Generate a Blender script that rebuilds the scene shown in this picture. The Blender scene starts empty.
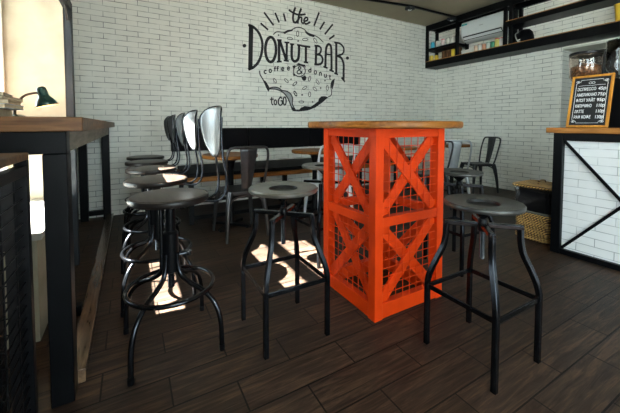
import bpy, bmesh, math, random
from mathutils import Vector, Matrix, Euler
random.seed(7)
PI = math.pi
scene = bpy.context.scene
COL = scene.collection
R = math.radians

# ------------------------------------------------------------------ materials
def nodes_mat(name):
    m = bpy.data.materials.new(name); m.use_nodes = True
    nt = m.node_tree
    return m, nt, nt.nodes['Principled BSDF']

def N(nt, typ, **kw):
    n = nt.nodes.new(typ)
    for k, v in kw.items(): setattr(n, k, v)
    return n

def rgba(c): return (c[0], c[1], c[2], 1)

def plain(name, col, rough=.5, metal=0, vary=.15, scale=14, bump=0.0, spec=None, coat=0, stretch=(1, 1, 1), emit=None):
    m, nt, b = nodes_mat(name)
    tc = N(nt, 'ShaderNodeTexCoord'); mp = N(nt, 'ShaderNodeMapping'); mp.inputs['Scale'].default_value = stretch
    nz = N(nt, 'ShaderNodeTexNoise'); nz.inputs['Scale'].default_value = scale; nz.inputs['Detail'].default_value = 5
    nt.links.new(tc.outputs['Object'], mp.inputs[0]); nt.links.new(mp.outputs[0], nz.inputs['Vector'])
    cr = N(nt, 'ShaderNodeValToRGB')
    cr.color_ramp.elements[0].position = .3; cr.color_ramp.elements[1].position = .7
    cr.color_ramp.elements[0].color = rgba([c*(1-vary) for c in col]); cr.color_ramp.elements[1].color = rgba([min(1, c*(1+vary)) for c in col])
    nt.links.new(nz.outputs['Fac'], cr.inputs[0]); nt.links.new(cr.outputs[0], b.inputs['Base Color'])
    b.inputs['Roughness'].default_value = rough; b.inputs['Metallic'].default_value = metal
    b.inputs['Coat Weight'].default_value = coat
    if spec is not None: b.inputs['Specular IOR Level'].default_value = spec
    if bump:
        bp = N(nt, 'ShaderNodeBump'); bp.inputs['Strength'].default_value = bump; bp.inputs['Distance'].default_value = .004
        nt.links.new(nz.outputs['Fac'], bp.inputs['Height']); nt.links.new(bp.outputs[0], b.inputs['Normal'])
    if emit: b.inputs['Emission Color'].default_value = rgba(emit[0]); b.inputs['Emission Strength'].default_value = emit[1]
    return m

def brick_mat(name, axis, col=(.89, .90, .825), mort=(.14, .145, .135), bw=.230, rh=.0615, ms=.0030, rough=.5):
    m, nt, b = nodes_mat(name)
    tc = N(nt, 'ShaderNodeTexCoord'); sp = N(nt, 'ShaderNodeSeparateXYZ'); cb = N(nt, 'ShaderNodeCombineXYZ')
    nt.links.new(tc.outputs['Object'], sp.inputs[0])
    nt.links.new(sp.outputs['X' if axis == 'x' else 'Y'], cb.inputs[0]); nt.links.new(sp.outputs['Z'], cb.inputs[1])
    # a little wobble so the hand-laid joints run unevenly
    nz = N(nt, 'ShaderNodeTexNoise'); nz.inputs['Scale'].default_value = 3.5; nz.inputs['Detail'].default_value = 3
    nt.links.new(cb.outputs[0], nz.inputs['Vector'])
    mx = N(nt, 'ShaderNodeVectorMath', operation='MULTIPLY_ADD')
    nt.links.new(nz.outputs['Color'], mx.inputs[0]); mx.inputs[1].default_value = (.012, .012, 0); nt.links.new(cb.outputs[0], mx.inputs[2])
    bt = N(nt, 'ShaderNodeTexBrick'); bt.offset = .5; bt.offset_frequency = 2
    bt.inputs['Scale'].default_value = 1; bt.inputs['Brick Width'].default_value = bw; bt.inputs['Row Height'].default_value = rh
    bt.inputs['Mortar Size'].default_value = ms; bt.inputs['Mortar Smooth'].default_value = .25; bt.inputs['Bias'].default_value = 0
    bt.inputs['Color1'].default_value = rgba(col); bt.inputs['Color2'].default_value = rgba([c*.93 for c in col]); bt.inputs['Mortar'].default_value = rgba(mort)
    nt.links.new(mx.outputs[0], bt.inputs['Vector'])
    n2 = N(nt, 'ShaderNodeTexNoise'); n2.inputs['Scale'].default_value = 2.2; n2.inputs['Detail'].default_value = 4
    nt.links.new(tc.outputs['Object'], n2.inputs['Vector'])
    # joints partly filled with paint: their darkness varies
    rm = N(nt, 'ShaderNodeMapRange'); rm.inputs[1].default_value = .35; rm.inputs[2].default_value = .62; rm.inputs[3].default_value = .25; rm.inputs[4].default_value = 1
    n3 = N(nt, 'ShaderNodeTexNoise'); n3.inputs['Scale'].default_value = 7; nt.links.new(tc.outputs['Object'], n3.inputs['Vector']); nt.links.new(n3.outputs['Fac'], rm.inputs[0])
    mix = N(nt, 'ShaderNodeMix', data_type='RGBA'); mix.inputs[6].default_value = rgba(col)
    nt.links.new(rm.outputs[0], mix.inputs[0]); nt.links.new(bt.outputs['Color'], mix.inputs[7])
    mul = N(nt, 'ShaderNodeMix', data_type='RGBA', blend_type='MULTIPLY'); mul.inputs[0].default_value = 1
    cr = N(nt, 'ShaderNodeValToRGB'); cr.color_ramp.elements[0].color = (.88, .88, .87, 1); cr.color_ramp.elements[1].color = (1, 1, 1, 1)
    nt.links.new(n2.outputs['Fac'], cr.inputs[0]); nt.links.new(mix.outputs[2], mul.inputs[6]); nt.links.new(cr.outputs[0], mul.inputs[7])
    nt.links.new(mul.outputs[2], b.inputs['Base Color'])
    b.inputs['Roughness'].default_value = rough
    inv = N(nt, 'ShaderNodeMath', operation='MULTIPLY_ADD'); inv.inputs[1].default_value = -1.0; nt.links.new(bt.outputs['Fac'], inv.inputs[0])
    n4 = N(nt, 'ShaderNodeTexNoise'); n4.inputs['Scale'].default_value = 25; nt.links.new(tc.outputs['Object'], n4.inputs['Vector'])
    sc = N(nt, 'ShaderNodeMath', operation='MULTIPLY'); sc.inputs[1].default_value = .5; nt.links.new(n4.outputs['Fac'], sc.inputs[0]); nt.links.new(sc.outputs[0], inv.inputs[2])
    bp = N(nt, 'ShaderNodeBump'); bp.inputs['Strength'].default_value = .6; bp.inputs['Distance'].default_value = .004
    nt.links.new(inv.outputs[0], bp.inputs['Height']); nt.links.new(bp.outputs[0], b.inputs['Normal'])
    return m

def floor_mat():
    m, nt, b = nodes_mat('dark_plank_tiles')
    tc = N(nt, 'ShaderNodeTexCoord'); mp = N(nt, 'ShaderNodeMapping'); mp.inputs['Location'].default_value = (-.12 + .4825*4, -.12 + .16*8, 0)
    nt.links.new(tc.outputs['Object'], mp.inputs[0])
    bt = N(nt, 'ShaderNodeTexBrick'); bt.offset = .5; bt.offset_frequency = 2
    bt.inputs['Scale'].default_value = 1; bt.inputs['Brick Width'].default_value = .4825; bt.inputs['Row Height'].default_value = .16
    bt.inputs['Mortar Size'].default_value = .0036; bt.inputs['Mortar Smooth'].default_value = .1; bt.inputs['Bias'].default_value = 0
    bt.inputs['Color1'].default_value = (.6, .6, .6, 1); bt.inputs['Color2'].default_value = (1, 1, 1, 1); bt.inputs['Mortar'].default_value = (.03, .03, .03, 1)
    nt.links.new(mp.outputs[0], bt.inputs['Vector'])
    m2 = N(nt, 'ShaderNodeMapping'); m2.inputs['Scale'].default_value = (1.3, 16, 1); nt.links.new(tc.outputs['Object'], m2.inputs[0])
    nz = N(nt, 'ShaderNodeTexNoise'); nz.inputs['Scale'].default_value = 3; nz.inputs['Detail'].default_value = 9; nz.inputs['Distortion'].default_value = .9; nz.inputs['Roughness'].default_value = .65
    nt.links.new(m2.outputs[0], nz.inputs['Vector'])
    cr = N(nt, 'ShaderNodeValToRGB'); e = cr.color_ramp.elements
    e[0].position = .3; e[0].color = (.012, .0075, .005, 1); e[1].position = .72; e[1].color = (.120, .072, .045, 1)
    x = e.new(.5); x.color = (.045, .029, .021, 1)
    nt.links.new(nz.outputs['Fac'], cr.inputs[0])
    mul = N(nt, 'ShaderNodeMix', data_type='RGBA', blend_type='MULTIPLY'); mul.inputs[0].default_value = 1
    nt.links.new(cr.outputs[0], mul.inputs[6]); nt.links.new(bt.outputs['Color'], mul.inputs[7]); nt.links.new(mul.outputs[2], b.inputs['Base Color'])
    rr = N(nt, 'ShaderNodeMapRange'); rr.inputs[3].default_value = .42; rr.inputs[4].default_value = .6; nt.links.new(nz.outputs['Fac'], rr.inputs[0]); nt.links.new(rr.outputs[0], b.inputs['Roughness'])
    b.inputs['Specular IOR Level'].default_value = .22
    inv = N(nt, 'ShaderNodeMath', operation='MULTIPLY_ADD'); inv.inputs[1].default_value = -1.5
    nt.links.new(bt.outputs['Fac'], inv.inputs[0]); nt.links.new(nz.outputs['Fac'], inv.inputs[2])
    bp = N(nt, 'ShaderNodeBump'); bp.inputs['Strength'].default_value = .5; bp.inputs['Distance'].default_value = .003
    nt.links.new(inv.outputs[0], bp.inputs['Height']); nt.links.new(bp.outputs[0], b.inputs['Normal'])
    return m

def wood(name, dark, light, axis='x', rough=.45, coat=0.0, sc=5):
    m, nt, b = nodes_mat(name)
    tc = N(nt, 'ShaderNodeTexCoord'); mp = N(nt, 'ShaderNodeMapping')
    mp.inputs['Scale'].default_value = {'x': (1, 9, 9), 'y': (9, 1, 9), 'z': (9, 9, 1)}[axis]
    nt.links.new(tc.outputs['Object'], mp.inputs[0])
    nz = N(nt, 'ShaderNodeTexNoise'); nz.inputs['Scale'].default_value = sc; nz.inputs['Detail'].default_value = 7; nz.inputs['Distortion'].default_value = .6
    nt.links.new(mp.outputs[0], nz.inputs['Vector'])
    cr = N(nt, 'ShaderNodeValToRGB'); e = cr.color_ramp.elements
    e[0].position = .3; e[0].color = rgba(dark); e[1].position = .68; e[1].color = rgba(light)
    nt.links.new(nz.outputs['Fac'], cr.inputs[0]); nt.links.new(cr.outputs[0], b.inputs['Base Color'])
    b.inputs['Specular IOR Level'].default_value = .2; b.inputs['Roughness'].default_value = rough; b.inputs['Coat Weight'].default_value = coat; b.inputs['Coat Roughness'].default_value = .2
    bp = N(nt, 'ShaderNodeBump'); bp.inputs['Strength'].default_value = .2; bp.inputs['Distance'].default_value = .002
    nt.links.new(nz.outputs['Fac'], bp.inputs['Height']); nt.links.new(bp.outputs[0], b.inputs['Normal'])
    return m

def glass(name, col=(1, 1, 1), rough=0.0):
    m, nt, b = nodes_mat(name)
    nz = N(nt, 'ShaderNodeTexNoise'); nz.inputs['Scale'].default_value = 3
    mr = N(nt, 'ShaderNodeMapRange'); mr.inputs[3].default_value = rough; mr.inputs[4].default_value = rough+.02
    nt.links.new(nz.outputs['Fac'], mr.inputs[0]); nt.links.new(mr.outputs[0], b.inputs['Roughness'])
    b.inputs['Base Color'].default_value = rgba(col); b.inputs['Transmission Weight'].default_value = 1; b.inputs['IOR'].default_value = 1.45
    return m

def pane_glass(name):
    # thin architectural glass: mostly clear with a Fresnel sheen
    m = bpy.data.materials.new(name); m.use_nodes = True; nt = m.node_tree; nt.nodes.clear()
    out = N(nt, 'ShaderNodeOutputMaterial'); t = N(nt, 'ShaderNodeBsdfTransparent'); g = N(nt, 'ShaderNodeBsdfGlossy'); g.inputs['Roughness'].default_value = .02
    t.inputs[0].default_value = (.95, .97, .96, 1)
    fr = N(nt, 'ShaderNodeFresnel'); fr.inputs[0].default_value = 1.3
    mx = N(nt, 'ShaderNodeMixShader'); nt.links.new(fr.outputs[0], mx.inputs[0]); nt.links.new(t.outputs[0], mx.inputs[1]); nt.links.new(g.outputs[0], mx.inputs[2]); nt.links.new(mx.outputs[0], out.inputs[0])
    return m

M = {}
M['brick_back'] = brick_mat('white_brick_along_x', 'x')
M['brick_side'] = brick_mat('white_brick_along_y', 'y')
M['brick_bar'] = brick_mat('white_brick_bar', 'y', col=(.90, .92, .93), mort=(.36, .38, .40), bw=.230, rh=.0625, ms=.0025)
M['floor'] = floor_mat()
M['ceiling'] = plain('grey_ceiling_paint', (.27, .24, .17), .9, vary=.08, scale=2)
M['plaster'] = plain('beige_plaster', (.34, .305, .225), .85, vary=.13, scale=6, bump=.25)
M['sill'] = plain('white_sill', (.42, .42, .40), .35, vary=.04)
M['frame_white'] = plain('white_window_frame', (.82, .84, .84), .4, vary=.03)
M['glass'] = pane_glass('window_glass')
M['pavement'] = plain('pavement', (.42, .41, .38), .9, vary=.15, scale=3)
M['black_steel'] = plain('black_steel', (.0022, .0025, .0032), .4, metal=.0, vary=.25, scale=9, bump=.15, spec=.13)
M['post_steel'] = plain('grey_painted_steel', (.014, .018, .022), .5, spec=.3, metal=0, vary=.12)
M['gunmetal'] = plain('gunmetal', (.06, .064, .072), .27, metal=.95, vary=.3, scale=20)
M['tube'] = plain('dark_bent_tube', (.035, .038, .045), .25, metal=.95, vary=.25, scale=20)
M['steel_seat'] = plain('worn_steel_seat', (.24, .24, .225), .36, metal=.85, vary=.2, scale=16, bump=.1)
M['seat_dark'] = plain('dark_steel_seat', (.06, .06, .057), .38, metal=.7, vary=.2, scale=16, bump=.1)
M['seat_wood'] = wood('dark_oiled_seat_wood', (.030, .021, .017), (.065, .043, .033), 'y', .36, .1)
M['recess_shade'] = plain('shaded_pressed_steel', (.02, .02, .02), .4, metal=.4)  # shade inside the seat dimple, put into a darker steel colour
M['apron_wood'] = wood('grey_apron_wood', (.10, .085, .062), (.24, .21, .16), 'y', .5)
M['rim'] = plain('seat_rim', (.012, .009, .008), .35, metal=.1, spec=.3, vary=.2)
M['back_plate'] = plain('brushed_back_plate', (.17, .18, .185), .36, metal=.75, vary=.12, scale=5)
M['back_plate_shaded'] = plain('shaded_back_plate', (.09, .095, .10), .36, metal=.75, vary=.2)  # darker copy of the plate: shade on the far stools put into colour
M['red'] = plain('red_orange_paint', (.57, .042, .003), .45, spec=.15, vary=.10, scale=9, bump=.12)
M['red_wire'] = plain('red_orange_wire', (.57, .042, .003), .45, spec=.15, vary=.1)
M['amber_wood'] = wood('amber_varnished_wood', (.13, .043, .006), (.27, .105, .018), 'x', .4, .05)
M['counter_wood'] = wood('brown_counter_wood', (.045, .019, .007), (.19, .088, .034), 'x', .45, .0)
M['rail_wood'] = wood('glossy_dark_rail', (.05, .03, .018), (.16, .10, .06), 'y', .22, .6)
M['bench_wood'] = wood('orange_bench_wood', (.13, .045, .007), (.26, .10, .018), 'x', .5)
M['worktop'] = wood('bar_worktop_wood', (.26, .095, .013), (.48, .20, .04), 'y', .45, .05)
M['shelf_wood'] = wood('shelf_wood', (.26, .12, .04), (.45, .22, .07), 'y', .5)
M['brown_board'] = wood('brown_boards', (.07, .035, .018), (.17, .085, .04), 'z', .6)
M['black_pad'] = plain('black_leatherette', (0.004, 0.004, 0.005), .55, spec=.06, vary=.2, scale=30, bump=.2)
M['ink'] = plain('black_wall_paint', (0.005, 0.005, 0.006), .6, vary=.1)
M['grey_ink'] = plain('grey_wall_paint', (.36, .38, .37), .6, vary=.1)
M['tolix_dark'] = plain('dark_sheet_steel', (.075, .075, .078), .32, metal=.8, vary=.25, scale=12)
M['tolix_grey'] = plain('pale_sheet_steel', (.42, .46, .48), .35, metal=.45, vary=.15, scale=12)
M['tolix_black'] = plain('black_sheet_steel', (.03, .032, .035), .38, metal=.5, vary=.2)
M['tolix_white'] = plain('white_sheet_steel', (.66, .70, .74), .35, metal=.1, vary=.08)
M['wicker'] = None
M['bag'] = plain('black_bin_bag', (0.005, 0.005, 0.006), .3, vary=.3, scale=18, bump=.9)
M['bin_rim'] = plain('grey_bin_rim', (.12, .12, .115), .45, vary=.1)
M['lamp_green'] = plain('dark_green_enamel', (.012, .05, .045), .16, metal=.3, vary=.15, coat=.6)
M['lamp_inside'] = plain('cream_enamel', (.8, .72, .55), .5, vary=.03)
M['lamp_neck'] = plain('bronze_neck', (.07, .045, .03), .3, metal=.7, vary=.2)
M['bulb'] = plain('lit_bulb', (1, .8, .5), .4, vary=0, emit=((1, .66, .30), 30))
M['ac_white'] = plain('white_plastic', (.62, .66, .66), .35, vary=.02)
M['ac_dark'] = plain('dark_louver', (.02, .022, .024), .5)
M['teal'] = plain('teal_sticker', (.02, .42, .40), .4)
M['chalk'] = plain('chalk', (.86, .90, .95), .9, vary=.2, scale=60)
M['board_black'] = plain('chalkboard', (.008, .008, .009), .65, vary=.3, scale=8)
M['board_frame'] = wood('orange_pine_frame', (.42, .17, .02), (.62, .29, .05), 'z', .45)
M['hopper'] = glass('smoky_hopper', (.92, .84, .78), .02)
M['hopper_clear'] = glass('clear_hopper', (.95, .96, .97), .02)
M['beans'] = plain('coffee_beans', (.20, .095, .04), .4, vary=.9, scale=90, bump=1)
M['machine'] = plain('black_machine', (0.006, 0.006, 0.007), .3, metal=.3, vary=.2)
M['chrome'] = plain('chrome', (.75, .78, .82), .12, metal=1, vary=.04)
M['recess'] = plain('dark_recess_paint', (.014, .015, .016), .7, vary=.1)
M['soffit'] = plain('pale_soffit_paint', (.55, .56, .50), .8, vary=.05)

def wicker_mat(name, dark, light):
    m, nt, b = nodes_mat(name)
    tc = N(nt, 'ShaderNodeTexCoord')
    w1 = N(nt, 'ShaderNodeTexWave', wave_type='BANDS', bands_direction='DIAGONAL'); w1.inputs['Scale'].default_value = 26; w1.inputs['Distortion'].default_value = 1.5
    w2 = N(nt, 'ShaderNodeTexWave', wave_type='BANDS', bands_direction='Z'); w2.inputs['Scale'].default_value = 20; w2.inputs['Distortion'].default_value = 1.2
    nt.links.new(tc.outputs['Object'], w1.inputs[0]); nt.links.new(tc.outputs['Object'], w2.inputs[0])
    mu = N(nt, 'ShaderNodeMath', operation='MULTIPLY'); nt.links.new(w1.outputs['Fac'], mu.inputs[0]); nt.links.new(w2.outputs['Fac'], mu.inputs[1])
    cr = N(nt, 'ShaderNodeValToRGB'); cr.color_ramp.elements[0].color = rgba(dark); cr.color_ramp.elements[0].position = .05; cr.color_ramp.elements[1].color = rgba(light); cr.color_ramp.elements[1].position = .5
    nt.links.new(mu.outputs[0], cr.inputs[0]); nt.links.new(cr.outputs[0], b.inputs['Base Color']); b.inputs['Roughness'].default_value = .5
    bp = N(nt, 'ShaderNodeBump'); bp.inputs['Strength'].default_value = .8; bp.inputs['Distance'].default_value = .006
    nt.links.new(mu.outputs[0], bp.inputs['Height']); nt.links.new(bp.outputs[0], b.inputs['Normal'])
    return m
M['wicker'] = wicker_mat('golden_wicker', (.07, .03, .008), (.80, .48, .15))

def hue(name, c, r=.4): return plain(name, c, r, vary=.05)

# ------------------------------------------------------------------ mesh helpers
class MB:
    def __init__(s): s.v = []; s.f = []; s.sm = []
    def add(s, vs, fs, smooth=False):
        k = len(s.v); s.v += [tuple(v) for v in vs]; s.f += [tuple(i+k for i in f) for f in fs]; s.sm += [smooth]*len(fs); return s
    def box(s, x0, x1, y0, y1, z0, z1, mat=None):
        vs = [Vector(p) for p in ((x0,y0,z0),(x1,y0,z0),(x1,y1,z0),(x0,y1,z0),(x0,y0,z1),(x1,y0,z1),(x1,y1,z1),(x0,y1,z1))]
        if mat: vs = [mat @ v for v in vs]
        return s.add(vs, [(0,3,2,1),(4,5,6,7),(0,1,5,4),(1,2,6,5),(2,3,7,6),(3,0,4,7)])
    def bar(s, a, b, w, h, up=(0,0,1)):
        """square-section bar from a to b, w sideways, h along up"""
        a, b = Vector(a), Vector(b); d = b-a; L = d.length; d.normalize()
        x = d.cross(Vector(up));
        if x.length < 1e-5: x = Vector((1,0,0))
        x.normalize(); z = x.cross(d)
        vs = []
        for p in (a, b):
            for sx, sz in ((-1,-1),(1,-1),(1,1),(-1,1)): vs.append(p + x*sx*w/2 + z*sz*h/2)
        return s.add(vs, [(0,3,2,1)[::-1] if False else (0,1,2,3),(4,7,6,5),(0,4,5,1),(1,5,6,2),(2,6,7,3),(3,7,4,0)])
    def tube(s, pts, r, n=10, closed=False, smooth=True, sect=None, phase=0):
        """sweep a circle (or n-gon) along pts; r is a number or a list"""
        P = [Vector(p) for p in pts]; m = len(P); rs = r if isinstance(r, (list, tuple)) else [r]*m
        T = []
        for i in range(m):
            a = P[(i-1) % m] if (closed or i > 0) else P[i]; b = P[(i+1) % m] if (closed or i < m-1) else P[i]
            T.append((b-a).normalized())
        up = Vector((0,0,1)) if abs(T[0].z) < .9 else Vector((1,0,0))
        u = T[0].cross(up).normalized(); vs = []
        for i in range(m):
            u = (u - T[i]*u.dot(T[i])).normalized(); w = T[i].cross(u)
            for k in range(n):
                t = 2*PI*(k+phase)/n; ca, sa = math.cos(t), math.sin(t)
                if sect: ca *= sect[0]; sa *= sect[1]
                vs.append(P[i] + u*ca*rs[i] + w*sa*rs[i])
        fs = []
        for i in range(m if closed else m-1):
            j = (i+1) % m
            for k in range(n):
                k2 = (k+1) % n; fs.append((i*n+k, j*n+k, j*n+k2, i*n+k2))
        s.add(vs, fs, smooth)
        if not closed:
            s.add([vs[k] for k in range(n)], [tuple(range(n))]); s.add([vs[(m-1)*n+k] for k in range(n)], [tuple(range(n))[::-1]])
        return s
    def lathe(s, prof, c=(0,0,0), n=40, sx=1, sy=1, smooth=True, mat=None, cap=True):
        """prof: list of (r, z) from the bottom axis to the top axis"""
        vs = []; m = len(prof)
        for r, z in prof:
            for k in range(n):
                t = 2*PI*k/n; p = Vector((c[0]+r*math.cos(t)*sx, c[1]+r*math.sin(t)*sy, c[2]+z))
                vs.append(mat @ p if mat else p)
        fs = [(i*n+k, i*n+(k+1) % n, (i+1)*n+(k+1) % n, (i+1)*n+k) for i in range(m-1) for k in range(n)]
        s.add(vs, fs, smooth)
        if cap:
            s.add(vs[:n], [tuple(range(n))[::-1]]); s.add(vs[-n:], [tuple(range(n))])
        return s
    def prism(s, pts, fn, t0, t1):
        """polygon pts (2D) placed by fn(a, b, t) and extruded between t0 and t1"""
        n = len(pts)
        vs = [fn(a, b, t0) for a, b in pts]+[fn(a, b, t1) for a, b in pts]
        return s.add(vs, [tuple(range(n)), tuple(range(n, 2*n))[::-1]]+[(k, k+n, (k+1) % n+n, (k+1) % n) for k in range(n)])
    def mesh(s, name):
        me = bpy.data.meshes.new(name); me.from_pydata(s.v, [], s.f)
        me.polygons.foreach_set('use_smooth', s.sm)
        bm = bmesh.new(); bm.from_mesh(me); bmesh.ops.remove_doubles(bm, verts=bm.verts, dist=1e-5)
        bmesh.ops.recalc_face_normals(bm, faces=bm.faces); bm.to_mesh(me); bm.free()
        try: me.set_sharp_from_angle(angle=R(38))
        except Exception: pass
        return me

def obj(name, mb, mat, parent=None, bevel=0, loc=None, rot=None, solid=0, subd=0):
    me = mb.mesh(name); o = bpy.data.objects.new(name, me); COL.objects.link(o)
    me.materials.append(M[mat] if isinstance(mat, str) else mat)
    if parent: o.parent = parent
    if loc: o.location = loc
    if rot: o.rotation_euler = rot
    if solid:
        sm = o.modifiers.new('thickness', 'SOLIDIFY'); sm.thickness = solid; sm.offset = 0
    if subd:
        sm = o.modifiers.new('smooth', 'SUBSURF'); sm.levels = subd; sm.render_levels = subd
    if bevel:
        bv = o.modifiers.new('bevel', 'BEVEL'); bv.width = bevel; bv.segments = 2; bv.limit_method = 'ANGLE'; bv.angle_limit = R(40)
    return o

def tag(o, label, cat, group=None, kind=None):
    o['label'] = label; o['category'] = cat
    if group: o['group'] = group
    if kind: o['kind'] = kind
    return o

def thing(name, label, cat, loc=(0,0,0), rz=0, group=None):
    o = bpy.data.objects.new(name, None); COL.objects.link(o); o.location = loc; o.rotation_euler = (0,0,rz)
    o.empty_display_size = .1
    return tag(o, label, cat, group)

def struct(name, mb, mat, parent=None, bevel=0):
    o = obj(name, mb, mat, parent, bevel); o['kind'] = 'structure'; return o

def dup(root, loc, rz=0, label=None, group=None):
    r = root.copy(); COL.objects.link(r); r.location = loc; r.rotation_euler = (0,0,rz)
    if label: r['label'] = label
    if group: r['group'] = group
    for ch in list(root.children):
        c = ch.copy(); COL.objects.link(c); c.parent = r
        for g in list(ch.children):
            d = g.copy(); COL.objects.link(d); d.parent = c
    return r

def smooth_path(pts, sub=6, closed=False):
    P = [Vector(p) for p in pts]; n = len(P)
    if n < 3: return P
    out = []
    for i in range(n if closed else n-1):
        g = (lambda k: P[k % n]) if closed else (lambda k: P[max(0, min(n-1, k))])
        p0, p1, p2, p3 = g(i-1), g(i), g(i+1), g(i+2)
        for j in range(sub):
            t = j/sub; t2 = t*t; t3 = t2*t
            out.append(.5*((2*p1)+(p2-p0)*t+(2*p0-5*p1+4*p2-p3)*t2+(3*p1-p0-3*p2+p3)*t3))
    if not closed: out.append(P[-1])
    return out

def ring(r, z, n=48, c=(0,0)): return [(c[0]+r*math.cos(2*PI*k/n), c[1]+r*math.sin(2*PI*k/n), z) for k in range(n)]

SKY, SUN, EXPO = 8.0, 150.0, 0.75

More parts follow.
